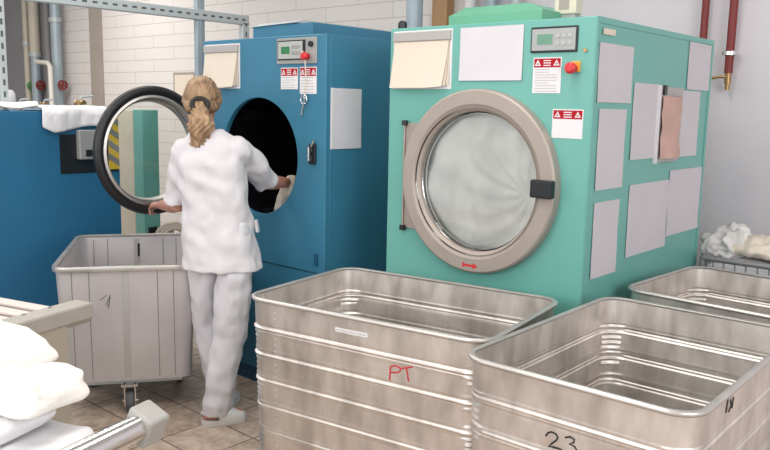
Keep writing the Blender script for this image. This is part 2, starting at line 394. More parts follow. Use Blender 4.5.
def warning_label(parent, x, z, w, h, hh, lines, label):
    o = obj('warning_label', bx(x - w / 2, x + w / 2, -0.002, 0.0, z - h / 2, z + h / 2), 'labelwhite', parent, smooth=0)
    o['label'] = label
    e = 0.004
    obj('red_header', bx(x - w / 2 + e, x + w / 2 - e, -0.0027, -0.0019, z + h / 2 - hh, z + h / 2 - e), 'redsoft', o, smooth=0)
    b = bmesh.new()
    zc = z + h / 2 - hh * 0.56; s = hh * 0.34
    for sx in (-1, 1):
        xc = x + sx * w * 0.33
        pts = [(xc - s * 1.05, zc - s * 0.8), (xc + s * 1.05, zc - s * 0.8), (xc, zc + s)]
        pin = [(xc - s * 0.5, zc - s * 0.48), (xc + s * 0.5, zc - s * 0.48), (xc, zc + s * 0.42)]
        vo = [b.verts.new((p[0], -0.0031, p[1])) for p in pts]; vi = [b.verts.new((p[0], -0.0031, p[1])) for p in pin]
        for i in range(3): b.faces.new((vo[i], vo[(i + 1) % 3], vi[(i + 1) % 3], vi[i]))
        box(b, xc - s * 0.07, xc + s * 0.07, -0.0032, -0.003, zc - s * 0.35, zc + s * 0.25)
    for i in (-1, 0, 1):
        box(b, x - w * 0.13, x + w * 0.13, -0.0032, -0.003, zc + i * hh * 0.24 - hh * 0.05, zc + i * hh * 0.24 + hh * 0.05)
    obj('warning_symbols', b, 'labelwhite', o, smooth=0)
    if lines:
        b = bmesh.new(); top = z + h / 2 - hh - 0.008; bot = z - h / 2 + 0.008
        for i in range(lines):
            zz = top - (top - bot) * i / (lines - 1)
            ww = w * random.choice((0.38, 0.4, 0.36, 0.25))
            box(b, x - w * 0.42, x - w * 0.42 + 2 * ww, -0.0027, -0.0019, zz - 0.0016, zz + 0.0016)
        obj('small_print', b, 'textgrey', o, smooth=0)
    return o

def keys(parent, xs, zs, w, h, y, m='key'):
    for z in zs:
        for x in xs:
            k = obj('button', bx(x - w / 2, x + w / 2, y - 0.003, y, z - h / 2, z + h / 2), m, parent, smooth=0)
            b = bmesh.new(); lathe(b, [(w * 0.18, -0.0006), (w * 0.28, -0.0006), (w * 0.28, 0), (w * 0.18, 0)], (x, y - 0.003, z), 'y', 12)

def estop(parent, x, z, r=0.019, plate='orange'):
    o = obj('emergency_stop', cyl(bmesh.new(), (x, -0.02, z), r * 0.7, 0.02, 'y', 20), plate, parent)
    b = bmesh.new(); lathe(b, [(r * 0.6, 0), (r * 1.0, -0.004), (r, -0.016), (r * 0.7, -0.023), (0.001, -0.024)], (x, -0.02, z), 'y', 24, close=False)
    obj('red_mushroom_button', b, 'red', o)
    return o

YF = 2.652
# ---- blue dryer (local origin at front bottom centre)
BX = -3.206
blue = thing('tumble_dryer', 'tall blue industrial tumble dryer with open round door, woman loading it', 'dryer', (BX, YF, 0), 0)
W2 = 0.489; HT = 1.87
OCX, OCZ, OR = -0.016, 1.26, 0.305
b = bmesh.new()
front_with_hole(b, -W2, W2, 0.70, HT, 0, 0.03, OCX, OCZ, OR)
box(b, -W2, -W2 + 0.02, 0.0301, 1.2, 0.0, HT); box(b, W2 - 0.02, W2, 0.0301, 1.2, 0.0, HT)
box(b, -W2 + 0.02, W2 - 0.02, 0.0301, 1.2, HT - 0.02, HT); box(b, -W2 + 0.02, W2 - 0.02, 1.18, 1.2, 0.0, HT - 0.02)
cab = obj('cabinet', b, 'blue', blue, smooth=30, bevel=0.003)
obj('lower_panel', bx(-W2, W2 - 0.004, 0.006, 0.03, 0.09, 0.696), 'blue', blue, smooth=0, bevel=0.004)
obj('plinth', bx(-W2 + 0.01, W2 - 0.01, 0.02, 1.17, 0.0, 0.085), 'blue_dark', blue, smooth=0)
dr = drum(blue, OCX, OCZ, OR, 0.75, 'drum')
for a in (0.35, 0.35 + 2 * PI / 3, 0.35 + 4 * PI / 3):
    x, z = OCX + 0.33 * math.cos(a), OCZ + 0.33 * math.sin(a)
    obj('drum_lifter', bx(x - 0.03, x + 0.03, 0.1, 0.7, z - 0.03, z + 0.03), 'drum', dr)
hood = obj('top_hood', bx(-0.19, 0.275, 0.11, 1.12, HT, HT + 0.075), 'blue', blue, smooth=0, bevel=0.003)
b = bmesh.new()
loft(b, [[(-0.20, 0.10, HT + 0.070), (0.17, 0.10, HT + 0.078), (0.17, 0.9, HT + 0.078), (-0.20, 0.9, HT + 0.070)], [(-0.16, 0.16, HT + 0.094), (0.15, 0.16, HT + 0.096), (0.15, 0.9, HT + 0.096), (-0.16, 0.9, HT + 0.094)]])
obj('hood_lid', b, 'zinc', hood, smooth=0)
# control panel
p = obj('control_panel', bx(0.138, 0.428, -0.006, 0.0, 1.733, 1.858), 'panel_steel', blue, smooth=0, bevel=0.002)
b = bx(0.150, 0.350, -0.010, -0.005, 1.752, 1.847); obj('dark_bezel', b, 'blackp', p, smooth=0)
obj('display_plate', bx(0.156, 0.334, -0.012, -0.009, 1.758, 1.841), 'key', p, smooth=0)
obj('display', bx(0.180, 0.242, -0.0135, -0.0115, 1.782, 1.817), 'lcd2', p, smooth=0)
keys(p, (0.265, 0.287, 0.309), (1.815, 1.786), 0.018, 0.016, -0.0115, 'panel_steel')
obj('lock_switch', cyl(bmesh.new(), (0.392, -0.016, 1.825), 0.014, 0.012, 'y', 20), 'blackp', p)
estop(p, 0.368, 1.766, 0.020, 'redsoft')
warning_label(blue, 0.229, 1.662, 0.126, 0.106, 0.040, 5, 'left warning label, red header')
warning_label(blue, 0.366, 1.652, 0.118, 0.130, 0.044, 6, 'right warning label, red header')
# latch
b = bx(0.384, 0.428, -0.014, 0.0, 1.245, 1.345); box(b, 0.389, 0.423, -0.030, -0.014, 1.258, 1.288); box(b, 0.389, 0.423, -0.030, -0.014, 1.305, 1.335)
lt = obj('door_latch', b, 'blackp', blue, smooth=0, bevel=0.004)
b = cyl(bmesh.new(), (0.406, -0.034, 1.262), 0.006, 0.07, 'z', 12); tube(b, [(0.412, -0.02, 1.335), (0.432, -0.02, 1.362)], 0.007, 8)
obj('latch_pin', b, 'chrome', lt)
b = bx(0.425, 0.445, -0.012, 0.0, 0.74, 0.80); obj('hinge_plate', b, 'blue_dark', blue, smooth=0)
# door: swung fully forward, hinged at left edge of the opening
DC = Vector((-0.408, -0.382, 1.280))
def ring_x(b, prof): return lathe(b, prof, DC, 'x', 72)
b = bmesh.new(); ring_x(b, [(0.275, -0.05), (0.31, -0.05), (0.318, -0.02), (0.312, -0.005), (0.275, -0.005)])
door = obj('door', b, 'alu_rim', blue)
b = bmesh.new(); ring_x(b, [(0.3105 + 0.0255 * math.cos(a), 0.006 + 0.0255 * math.sin(a)) for a in [2 * PI * i / 14 for i in range(14)]])
obj('rubber_gasket', b, 'black', door)
b = bmesh.new(); ring_x(b, [(0.252, -0.045), (0.287, -0.045), (0.289, 0.016), (0.276, 0.022), (0.264, 0.005)])
obj('inner_trim_ring', b, 'alu_rim', door)
b = bmesh.new(); lathe(b, [(0.258, -0.012), (0.258, -0.006)], DC, 'x', 64, close=False)
obj('glass_pane', b, 'dooglass', door)
b = bx(-0.43, -0.40, -0.075, 0.0, 1.16, 1.22); box(b, -0.43, -0.40, -0.075, 0.0, 1.35, 1.41); cyl(b, (-0.405, -0.01, 1.14), 0.012, 0.29, 'z', 12)
obj('door_hinge', b, 'steel', door)

# ---- green dryer
GX = -1.823
green = thing('tumble_dryer', 'tall mint green industrial tumble dryer with closed round steel-rimmed door', 'dryer', (GX, YF, 0), 0)
GCX, GCZ = 0.006, 1.237
GT = 1.872
b = bmesh.new()
front_with_hole(b, -W2, W2, 0.04, GT, 0, 0.03, GCX, GCZ, 0.30)
box(b, -W2, -W2 + 0.02, 0.0301, 1.2, 0.04, GT); box(b, W2 - 0.02, W2, 0.0301, 1.2, 0.04, GT)
box(b, -W2 + 0.02, W2 - 0.02, 0.0301, 1.2, GT - 0.02, GT); box(b, -W2 + 0.02, W2 - 0.02, 1.18, 1.2, 0.04, GT - 0.02)
obj('cabinet', b, 'green', green, smooth=30, bevel=0.003)
obj('plinth', bx(-W2 + 0.01, W2 - 0.01, 0.02, 1.17, 0.0, 0.04), 'blackp', green, smooth=0)
# raised edge frame on right side panel
b = bx(W2, W2 + 0.004, 0.0, 0.022, 0.04, GT); box(b, W2, W2 + 0.004, 0.022, 1.2, GT - 0.022, GT); box(b, W2, W2 + 0.004, 1.178, 1.2, 0.04, GT - 0.022)
obj('side_edge_trim', b, 'green', green, smooth=0)
drum(green, GCX, GCZ, 0.30, 0.6, 'drum_steel')
h = obj('top_hood', bx(-0.25, 0.205, 0.10, 0.30, GT, GT + 0.052), 'green_hood', green, smooth=0, bevel=0.003)
b = bmesh.new(); loft(b, [[(-0.25, 0.11, GT + 0.052), (0.205, 0.11, GT + 0.052), (0.205, 0.5, GT + 0.052), (-0.25, 0.5, GT + 0.052)], [(-0.215, 0.17, GT + 0.09), (0.10, 0.17, GT + 0.09), (0.10, 0.5, GT + 0.09), (-0.215, 0.5, GT + 0.09)]])
obj('hood_lid', b, 'green_hood', h, smooth=0)
b = cyl(bmesh.new(), (-0.448, 0.03, GT), 0.02, 0.022, 'z', 20); ell(b, (-0.448, 0.03, GT + 0.022), (0.02, 0.02, 0.014))
obj('top_cap', b, 'blackp', green)
# control panel
p = obj('control_panel', bx(0.224, 0.420, -0.007, 0, 1.748, 1.843), 'blackp', green, smooth=0, bevel=0.003)
obj('panel_foil', bx(0.231, 0.413, -0.009, -0.006, 1.756, 1.835), 'panel_grey', p, smooth=0)
obj('display', bx(0.254, 0.318, -0.0105, -0.0085, 1.778, 1.815), 'lcd', p, smooth=0)
keys(p, (0.341, 0.366, 0.391), (1.808, 1.781), 0.017, 0.014, -0.0085)
warning_label(green, 0.298, 1.664, 0.120, 0.133, 0.037, 9, 'upper warning label, red header above small print')
warning_label(green, 0.395, 1.485, 0.127, 0.108, 0.036, 0, 'lower warning label, red header above blank field')
b = bx(0.398, 0.436, -0.004, 0, 1.675, 1.714)
es = obj('switch_plate', b, 'orange', green, smooth=0, bevel=0.004)
b = cyl(bmesh.new(), (0.412, -0.022, 1.688), 0.014, 0.022, 'y', 20); lathe(b, [(0.012, 0), (0.021, -0.004), (0.021, -0.018), (0.014, -0.026), (0.001, -0.027)], (0.412, -0.022, 1.688), 'y', 24, close=False)
obj('red_mushroom_button', b, 'red', es)
obj('key_lock', cyl(bmesh.new(), (0.452, -0.006, 1.752), 0.007, 0.006, 'y', 14), 'brass', green)
# door
b = bmesh.new()
lathe(b, [(0.285, 0.01), (0.287, -0.026), (0.303, -0.040), (0.316, -0.046), (0.367, -0.046), (0.3745, -0.040), (0.376, 0.0), (0.33, 0.0)], (GCX, 0, GCZ), 'y', 96)
gd = obj('door', b, 'steel', green, smooth=20)
b = bmesh.new(); lathe(b, [(0.300, -0.044), (0.296, -0.022), (0.277, -0.002), (0.277, 0.008), (0.30, 0.008)], (GCX, 0, GCZ), 'y', 96)
obj('inner_trim_ring', b, 'chrome', gd)
b = bmesh.new(); lathe(b, [(0.282, -0.012), (0.282, -0.006)], (GCX, 0, GCZ), 'y', 72, close=False)
obj('glass_pane', b, 'glass', gd)
b = bx(0.292, 0.384, -0.078, -0.044, 1.205, 1.273); obj('door_handle', b, 'blackp', gd, smooth=0, bevel=0.006)
b = bmesh.new()
vs = [(-0.385, -0.008, 1.005), (-0.375, -0.008, 1.005), (-0.28, -0.008, 1.0), (-0.28, -0.008, 1.47), (-0.36, -0.008, 1.465), (-0.385, -0.008, 1.465)]
f = [b.verts.new(v) for v in vs]; bk = [b.verts.new((v[0], 0.0, v[2])) for v in vs]
b.faces.new(f); b.faces.new(list(reversed(bk)))
for i in range(6): b.faces.new((f[i], bk[i], bk[(i + 1) % 6], f[(i + 1) % 6]))
hp = obj('hinge_plate', b, 'steel', gd, smooth=0)
for z in (0.992, 1.455):
    obj('hinge_cap', cyl(bmesh.new(), (-0.382, -0.018, z), 0.013, 0.022, 'z', 14), 'blackp', gd)
obj('hinge_rod', cyl(bmesh.new(), (-0.386, -0.012, 1.0), 0.005, 0.46, 'z', 12), 'steel', gd)
# red arrow sticker
b = bmesh.new()
ar = [(-0.045, 0.004), (-0.040, 0.012), (-0.030, 0.005), (0.016, 0.005), (0.016, 0.014), (0.045, 0.0), (0.016, -0.014), (0.016, -0.005), (-0.030, -0.005), (-0.040, -0.012), (-0.045, -0.004)]
b.faces.new([b.verts.new((GCX + 0.004 + x * 0.88, -0.0468, GCZ - 0.344 + z * 0.95)) for x, z in ar])
b2 = obj('red_arrow_sticker', b, 'red', gd, smooth=0)
# linen tumbling behind the glass
b = bmesh.new()
rings = []
for i in range(1, 33):
    r = 0.296 * i / 32; ring = []
    for j in range(96):
        a = 2 * PI * j / 96
        px, pz = r * math.cos(a), r * math.sin(a)
        d = math.hypot(px - 0.23, pz + 0.03); an = math.atan2(pz + 0.03, px - 0.23)
        fold = 0.010 * math.sin(30 * d + 3.0 * nz((px, pz, 0), 5, 3)) + 0.006 * math.sin(15 * an + 5 * d * 4) * min(1, d / 0.1) + 0.022 * nz((px, pz, 0), 6, 5)
        y = 0.026 - fold + 0.02 * (r / 0.296) ** 4
        ring.append((GCX + r * math.cos(a), y, GCZ + r * math.sin(a)))
    rings.append(ring)
bk = [[(p[0], 0.35, p[2]) for p in rings[-1]]]
loft(b, rings + bk)
o = obj('laundry_load', b, 'wet', None); o.location = (GX, YF, 0)
tag(o, 'bundle of grey-white wet linen behind the green dryer door glass', 'laundry')

# paper helper: sheet on a front (y) or side (x) plane, slightly curled
def sheet(name, label, cat, plane, a0, a1, z0, z1, pos, m, group=None, curl=0.004, skew=0.0):
    b = bmesh.new(); n = 8; G = []
    for i in range(n + 1):
        row = []
        for j in range(n + 1):
            u, v = i / n, j / n
            a = a0 + (a1 - a0) * u + skew * v; z = z0 + (z1 - z0) * v
            e = curl * ((1 - v) ** 3 * 0.5 + 0.35 * nz((a0 * 3 + u * 2.2, v * 2.6, z0), 1.3, 5) + 0.35) + 0.001
            row.append(b.verts.new((a - a0, -e, z - z0) if plane == 'y' else (e, a - a0, z - z0)))
        G.append(row)
    for i in range(n):
        for j in range(n):
            b.faces.new((G[i][j], G[i + 1][j], G[i + 1][j + 1], G[i][j + 1]))
    o = obj(name, b, m, None, smooth=80)
    o.location = (a0, pos, z0) if plane == 'y' else (pos, a0, z0)
    tag(o, label, cat, group); return o

SX = GX + W2
g = 'papers taped to the green dryer'
sheet('paper_sheet', 'blank landscape white sheet taped above green dryer door beside control panel', 'paper', 'y', -1.932, -1.633, 1.646, 1.857, YF, 'paper', g, 0.006)
sheet('paper_sheet', 'blank sheet high on green dryer side, under the small beige tag', 'paper', 'x', 2.683, 2.974, 1.567, 1.783, SX, 'paper_side', g)
sheet('paper_sheet', 'upright sheet on green dryer side, middle one by the front edge', 'paper', 'x', 2.71, 2.943, 1.238, 1.543, SX, 'paper_side', g)
sheet('paper_sheet', 'lowest upright sheet on green dryer side near the carts', 'paper', 'x', 2.715, 2.934, 0.896, 1.191, SX, 'paper_side', g)
sheet('paper_sheet', 'sheet partly covered by clipboard with pink papers, on its front side', 'paper', 'x', 3.0, 3.255, 1.342, 1.649, SX, 'paper_side', g)
sheet('paper_sheet', 'sheet in top rear corner of green dryer side', 'paper', 'x', 3.55, 3.828, 1.638, 1.848, SX, 'paper_side', g)
sheet('paper_sheet', 'sheet between clipboard with pink papers and rear edge of green dryer', 'paper', 'x', 3.50, 3.73, 1.337, 1.632, SX, 'paper_side', g)
sheet('paper_sheet', 'large landscape sheet low on green dryer side, left of a pair', 'paper', 'x', 3.02, 3.43, 0.94, 1.240, SX, 'paper_side', g)
sheet('paper_sheet', 'large landscape sheet low on green dryer side, nearest the back wall', 'paper', 'x', 3.432, 3.828, 0.982, 1.279, SX, 'paper_side', g)
obj('rating_plate', bx(W2 + 0.004, W2 + 0.006, 0.048, 0.145, 1.812, 1.834), 'cream', green, smooth=0)['label'] = 'small beige tag'
t = sheet('paper_sheet', 'white punched sheet hanging on the blue dryer right side', 'paper', 'x', 2.70, 2.90, 1.322, 1.617, BX + W2, 'paper')
b = bmesh.new()
for i in range(14): cyl(b, (0.003, -0.008, 0.01 + i * 0.0212), 0.004, 0.002, 'x', 8)
box(b, 0.0, 0.003, -0.016, 0.0, 0, 0.296)
obj('punched_strip', b, 'labelwhite', t, smooth=0)

# flip pads (clipboards) on the dryer fronts
def flip_pad(label, x0, x1, z0, z1):
    t = thing('clipboard', label, 'clipboard', ((x0 + x1) / 2, YF, z0)); w = (x1 - x0) / 2; h = z1 - z0
    obj('backing_board', bx(-w, w, -0.004, 0, 0, h), 'labelwhite', t, smooth=0)
    obj('clamp_bar', bx(-w + 0.004, w - 0.004, -0.016, -0.004, h - 0.045, h - 0.006), 'greybar', t, smooth=0, bevel=0.003)
    for k in range(3):
        b = bmesh.new(); rows = []
        for j in range(9):
            v = j / 8; out = 0.0045 + 0.003 * k + (0.006 + 0.006 * k) * v ** 1.6
            zz = (h - 0.04) * (1 - v) + 0.012 * v - 0.004 * k
            sh = (-0.006 * k + 0.004) * v
            rows.append([(-w + 0.008 + sh, -out, zz), (-w * 0.3 + sh, -out - 0.004 * v, zz), (w * 0.3 + sh, -out - 0.003 * v, zz), (w - 0.012 + sh - 0.006 * k * v, -out, zz + 0.006 * v)])
        R = [[b.verts.new(p) for p in r] for r in rows]
        for i in range(8):
            for q in range(3): b.faces.new((R[i][q], R[i][q + 1], R[i + 1][q + 1], R[i + 1][q]))
        obj('page', b, 'cream', t, smooth=80)
    return t
flip_pad('clipboard of cream pages with grey clamp bar at top left of green dryer front', -2.290, -1.972, 1.612, 1.858)
flip_pad('clipboard of cream pages with grey clamp bar on blue dryer front', -3.676, -3.368, 1.612, 1.848)

# acrylic holder with pink papers on green dryer side
t = thing('document_holder', 'white-edged document holder with crumpled pink papers on green dryer side', 'clipboard', (SX - 0.003, 3.245, 1.322))
b = loft(bmesh.new(), [[(0.006, 0, 0), (0.006, 0.245, 0.0), (0.014, 0.245, 0), (0.014, 0, 0)], [(0.006, 0, 0.32), (0.006, 0.25, 0.32), (0.014, 0.25, 0.32), (0.014, 0, 0.32)]])
obj('backing_board', b, 'greybar', t, smooth=0)
obj('white_edge', bx(0.002, 0.018, -0.010, 0.0, -0.004, 0.325), 'labelwhite', t, smooth=0)
b = bmesh.new(); R = []
for j in range(13):
    v = j / 12; row = []
    for i in range(9):
        u = i / 8
        e = 0.022 + 0.012 * nz((u * 2, v * 3, 0), 1.6, 2) + 0.02 * math.sin(PI * u) * (0.4 + v * 0.4)
        row.append(b.verts.new((e, 0.015 + 0.205 * u + 0.02 * (1 - v) * u * 0.5, 0.015 + 0.265 * v + 0.01 * nz((u * 3, v, 0), 1, 8))))
    R.append(row)
for j in range(12):
    for i in range(8): b.faces.new((R[j][i], R[j][i + 1], R[j + 1][i + 1], R[j + 1][i]))
o = obj('pink_sheets', b, 'pink', t, smooth=80)
obj('clip', bx(0.014, 0.022, 0.02, 0.05, 0.285, 0.325), 'blackp', t, smooth=0)

# key hanging at blue dryer
t = thing('key_bunch', 'steel key on cord hanging from the red button of blue dryer', 'key', (-2.85, YF, 1.53))
b = bmesh.new(); tube(b, [(-0.005 + 0.022 * math.cos(a), -0.016, 0.03 + 0.022 * math.sin(a)) for a in [2 * PI * i / 16 for i in range(16)]], 0.003, 8, closed=True)
cyl(b, (0.002, -0.018, 0.042), 0.012, 0.004, 'y', 14); tube(b, [(0.0, -0.012, 0.035), (-0.028, -0.012, -0.045)], 0.004, 8); box(b, -0.03, -0.018, -0.014, -0.010, -0.048, -0.036)
obj('key', b, 'chrome', t)
obj('cord', tube(bmesh.new(), [(0.008, -0.038, 0.262), (0.02, -0.03, 0.20), (0.013, -0.02, 0.12), (0.0, -0.016, 0.05)], 0.003, 8), 'beige', t)

# beige box standing on the green dryer
t = thing('control_box', 'beige control box standing on top of green dryer', 'box', (-1.600, 2.925, GT))
obj('box_base', bx(-0.044, 0.044, -0.024, 0.024, 0, 0.045), 'panel_steel', t, smooth=0, bevel=0.004)
obj('box_cover', bx(-0.049, 0.049, -0.028, 0.028, 0.045, 0.15), 'beige', t, smooth=0, bevel=0.005)
obj('meter_window', bx(-0.026, 0.018, -0.030, -0.027, 0.064, 0.120), 'pillar', t, smooth=0)

# ------------------------------------------------------------------ left machine row
lm = thing('laundry_machine', 'long low blue laundry machine along left edge with cloths on top', 'machine', (-4.6, 2.645, 0))
obj('housing', bx(-1.25, 0, -2.2, 0, 0.0, 1.463), 'blue_left', lm, smooth=0, bevel=0.006)
obj('dark_recess', bx(0, 0.004, -0.395, -0.012, 1.085, 1.325), 'blackp', lm, smooth=0)
p = obj('switch_box', bx(0.004, 0.05, -0.293, -0.165, 1.172, 1.352), 'panel_steel', lm, smooth=0, bevel=0.006)
obj('switch', bx(0.05, 0.058, -0.255, -0.195, 1.192, 1.232), 'blackp', p, smooth=0)
b = bx(0, 0.006, -0.079, -0.006, 1.10, 1.455)
hz = obj('hazard_strip', b, 'yellow', lm, smooth=0)
b = bmesh.new()
for k in range(4):
    z = 1.115 + k * 0.085
    f = [b.verts.new((0.0068, y, zz)) for y, zz in ((-0.079, z + 0.05), (-0.006, z), (-0.006, z + 0.042), (-0.079, z + 0.092 if k < 3 else z + 0.08))]
    b.faces.new(f)
obj('black_stripes', b, 'shaft', hz, smooth=0)
# cloth on top of it and hanging over the edge
def drape(name, label, cat, m, pts_fn, nu, nv, loc=(0, 0, 0), thick=0.012):
    b = bmesh.new()
    G = [[b.verts.new(pts_fn(i / nu, j / nv)) for j in range(nv + 1)] for i in range(nu + 1)]
    for i in range(nu):
        for j in range(nv): b.faces.new((G[i][j], G[i + 1][j], G[i + 1][j + 1], G[i][j + 1]))
    o = obj(name, b, m, None, smooth=80); s = o.modifiers.new('thick', 'SOLIDIFY'); s.thickness = thick; s.offset = 1
    o.location = loc
    return tag(o, label, cat)
def towel_fn(u, v):
    y = -0.50 + 0.42 * u; s = v * 0.62
    wob = 0.006 * math.sin(u * 17) + 0.008 * nz((u * 3, v * 3, 0), 1.4, 1)
    hang = 0.135 + 0.02 * math.sin(u * 5 + 1) - 0.03 * max(0, 0.15 - u) / 0.15
    L = 0.62 - hang
    if s < L - 0.02: return (-(L - s) + 0.0, y, 0.016 + abs(wob) + 0.006)
    if s < L + 0.03:
        a = (s - L + 0.02) / 0.05 * PI / 2
        return (0.003 + 0.02 * math.sin(a) - 0.004, y, 0.004 + 0.016 * math.cos(a) + abs(wob) * 0.3)
    return (0.024 + abs(wob) + 0.012 * v * math.sin(u * 9), y + 0.01 * v * (u - 0.5), -(s - L - 0.03))
drape('towel', 'white towel hanging over top edge of the low blue machine', 'towel', 'linen2', towel_fn, 40, 40, (-4.6, 2.645, 1.463), 0.006)
def sheet_fn(u, v):
    return (-0.025 - 0.13 * v + 0.02 * math.sin(u * 11) * (1 - v), -1.15 + 0.66 * u, 0.018 + 0.022 * abs(nz((u * 5, v * 4, 0), 1.1, 4)) + 0.02 * math.sin(PI * v) + 0.008 * math.sin(u * 14))
drape('sheet_cloth', 'crumpled white sheet lying flat on the low blue machine left of towel', 'cloth', 'linen', sheet_fn, 40, 24, (-4.6, 2.645, 1.463), 0.01)
t = thing('plastic_canister', 'white plastic canister on blue machine, cut by left picture edge', 'canister', (-5.30, 2.225, 1.463))
b = bmesh.new(); lathe(b, [(0.07, 0), (0.075, 0.02), (0.075, 0.10), (0.06, 0.125), (0.001, 0.13)], (0, 0, 0), 'z', 28, close=False); obj('canister_body', b, 'labelwhite', t)
obj('cap', cyl(bmesh.new(), (0, 0, 0.125), 0.03, 0.02), 'pipe_white', t)
def fitting(x, y, label, s=1.0):
    t = thing('brass_fitting', label, 'valve', (x, y, 1.463))
    b = cyl(bmesh.new(), (0, 0, 0), 0.018 * s, 0.05 * s, 'z', 14); cyl(b, (-0.035 * s, 0, 0.035 * s), 0.014 * s, 0.07 * s, 'x', 14)
    obj('fitting_body', b, 'brass', t); obj('fitting_lever', tube(bmesh.new(), [(0, 0, 0.05 * s), (0.0, 0.01, 0.065 * s), (0.03 * s, 0.05 * s, 0.07 * s)], 0.006 * s, 8), 'zinc', t)
fitting(-5.25, 2.31, 'leftmost of three small brass fittings on blue machine top, beside the white canister')
fitting(-5.25, 2.47, 'small brass fitting on blue machine top, middle one of three')
fitting(-5.0, 2.60, 'larger brass and steel fitting at far end of blue machine top', 1.4)

# cabinets beyond
t = thing('storage_cabinet', 'beige cabinet seen through the open door glass, next to green one', 'cabinet', (-5.86, 3.4, 0))
obj('cabinet_body', bx(-0.19, 0.165, 0, 0.14, 0, 1.458), 'beige', t, smooth=0, bevel=0.006)
obj('cabinet_plinth', bx(-0.18, 0.155, -0.004, 0.13, 0, 0.06), 'shaft', t, smooth=0)
t = thing('storage_cabinet', 'narrow mint green cabinet seen through the open door glass', 'cabinet', (-5.625, 3.4, 0))
obj('cabinet_body', bx(-0.068, 0.068, 0, 0.145, 0, 1.464), 'green', t, smooth=0, bevel=0.005)
obj('side_vent', bx(0.068, 0.072, 0.03, 0.11, 0.40, 0.52), 'blackp', t, smooth=0)
t = thing('hose_coil', 'cream hose coil hanging at green cabinet behind aluminium tub', 'hose', (-5.51, 3.62, 0.44))
b = bmesh.new()
for k in range(3): tube(b, [(0.01 * k, 0.0 + (0.15 - 0.03 * k) * math.cos(a), (0.10 - 0.02 * k) * math.sin(a)) for a in [2 * PI * i / 28 for i in range(28)]], 0.016, 8, closed=True)
obj('hose', b, 'cream', t)
obj('hose_stand', bx(-0.02, 0.0, -0.02, 0.02, -0.44, 0.08), 'zinc', t, smooth=0)

# ------------------------------------------------------------------ aluminium carts
def cart_shell(L, W, r, zb, zt, ribs, taper, corner_ribs=True, nz_=84, pitch_amp=0.0045):
    base = rrect(L, W, r, 8)
    cors = [i % 9 for i in range(36)]
    def prof(z, off):
        o = sum(pitch_amp * math.exp(-((z - q) / 0.005) ** 2) + 0.45 * pitch_amp * math.exp(-((z - q + 0.011) / 0.0035) ** 2) for q in ribs)
        return o + off
    def ring(z, off):
        k = (z - zb) / (zt - zb); out = []
        s = 1 - taper * (1 - k)
        o = prof(z, off)
        for i, (x, y) in enumerate(base):
            x2 = x * (L * s) / L if False else x - math.copysign(taper * (1 - k) * L / 2, x)
            y2 = y - math.copysign(taper * (1 - k) * L / 2, y)
            # outward normal of rounded rect
            ci = i // 9; a = ci * PI / 2 + PI / 2 * (i % 9) / 8
            oo = o
            if corner_ribs and 0 < i % 9 < 8: oo += 0.003 * math.sin((z - zb) * 2 * PI / 0.02) * (1 if (z < zt - 0.09) else 0)
            out.append((x2 + oo * math.cos(a), y2 + oo * math.sin(a), z))
        return out
    zs = {zb, zt}
    for i in range(70): zs.add(round(zb + (zt - zb) * i / 70, 4))
    for q in ribs:
        for k in range(-9, 10): zs.add(round(q + k * 0.002, 4))
    zs = sorted(z for z in zs if zb <= z <= zt)
    b = bmesh.new()
    outer = [ring(z, 0) for z in zs]; inner = [ring(z, -0.003) for z in zs]
    rings = outer + inner[::-1]
    R = [[b.verts.new(p) for p in q] for q in rings]
    n = 36
    for i in range(len(R) - 1):
        for j in range(n): b.faces.new((R[i][j], R[i][(j + 1) % n], R[i + 1][(j + 1) % n], R[i + 1][j]))
    b.faces.new(R[0]); b.faces.new(R[-1])
    return b

def caster(parent, x, y, h, r=0.05):
    o = obj('caster_fork', bx(x - 0.028, x - 0.022, y - 0.03, y + 0.03, r * 0.6, h), 'chrome', parent, smooth=0)
    me = o.data; b = bmesh.new(); b.from_mesh(me)
    box(b, x + 0.022, x + 0.028, y - 0.03, y + 0.03, r * 0.6, h); box(b, x - 0.04, x + 0.04, y - 0.045, y + 0.045, h - 0.008, h)
    cyl(b, (x - 0.038, y, r), 0.008, 0.076, 'x', 10)
    b.to_mesh(me); b.free()
    w = bmesh.new(); lathe(w, [(0.001, -0.019), (r * 0.9, -0.019), (r, -0.011), (r, 0.011), (r * 0.9, 0.019), (0.001, 0.019)], (x, y, r), 'x', 28, close=False)
    obj('wheel', w, 'wheel', o)
    return o

def linen_cart(label, cx, cy, rot, L=0.955, W=0.645, zt=0.85, r=0.075, nribs=6):
    t = thing('linen_cart', label, 'cart', (cx, cy, 0), rot, 'corrugated aluminium linen carts')
    zb = 0.17
    ribs = [zt - 0.108 - 0.0975 * i for i in range(nribs)]
    obj('tub_body', cart_shell(L, W, r, zb, zt, ribs, 0.03), 'alu', t, smooth=50)
    b = bmesh.new()
    base = rrect(L + 0.006, W + 0.006, r + 0.003, 10)
    prof = [(-0.008, -0.003), (-0.009, 0.003), (-0.005, 0.006), (0.004, 0.0065), (0.009, 0.003), (0.010, -0.003), (0.007, -0.008), (0.0, -0.008)]
    n = len(base); rings = []
    for o_, h_ in prof:
        ring = []
        for i, (x, y) in enumerate(base):
            a = (i // 11) * PI / 2 + PI / 2 * (i % 11) / 10
            ring.append((x + o_ * math.cos(a), y + o_ * math.sin(a), zt + h_))
        rings.append(ring)
    loft(b, rings, close=True)
    obj('rim', b, 'alu_rim', t, smooth=60)
    l2, w2 = L / 2 - 0.12, W / 2 - 0.10
    obj('base_frame', bx(-L / 2 + 0.06, L / 2 - 0.06, -W / 2 + 0.06, W / 2 - 0.06, 0.135, 0.172), 'zinc', t, smooth=0)
    for x in (-l2, l2):
        for y in (-w2, w2): caster(t, x, y, 0.14, 0.055)
    return t, ribs

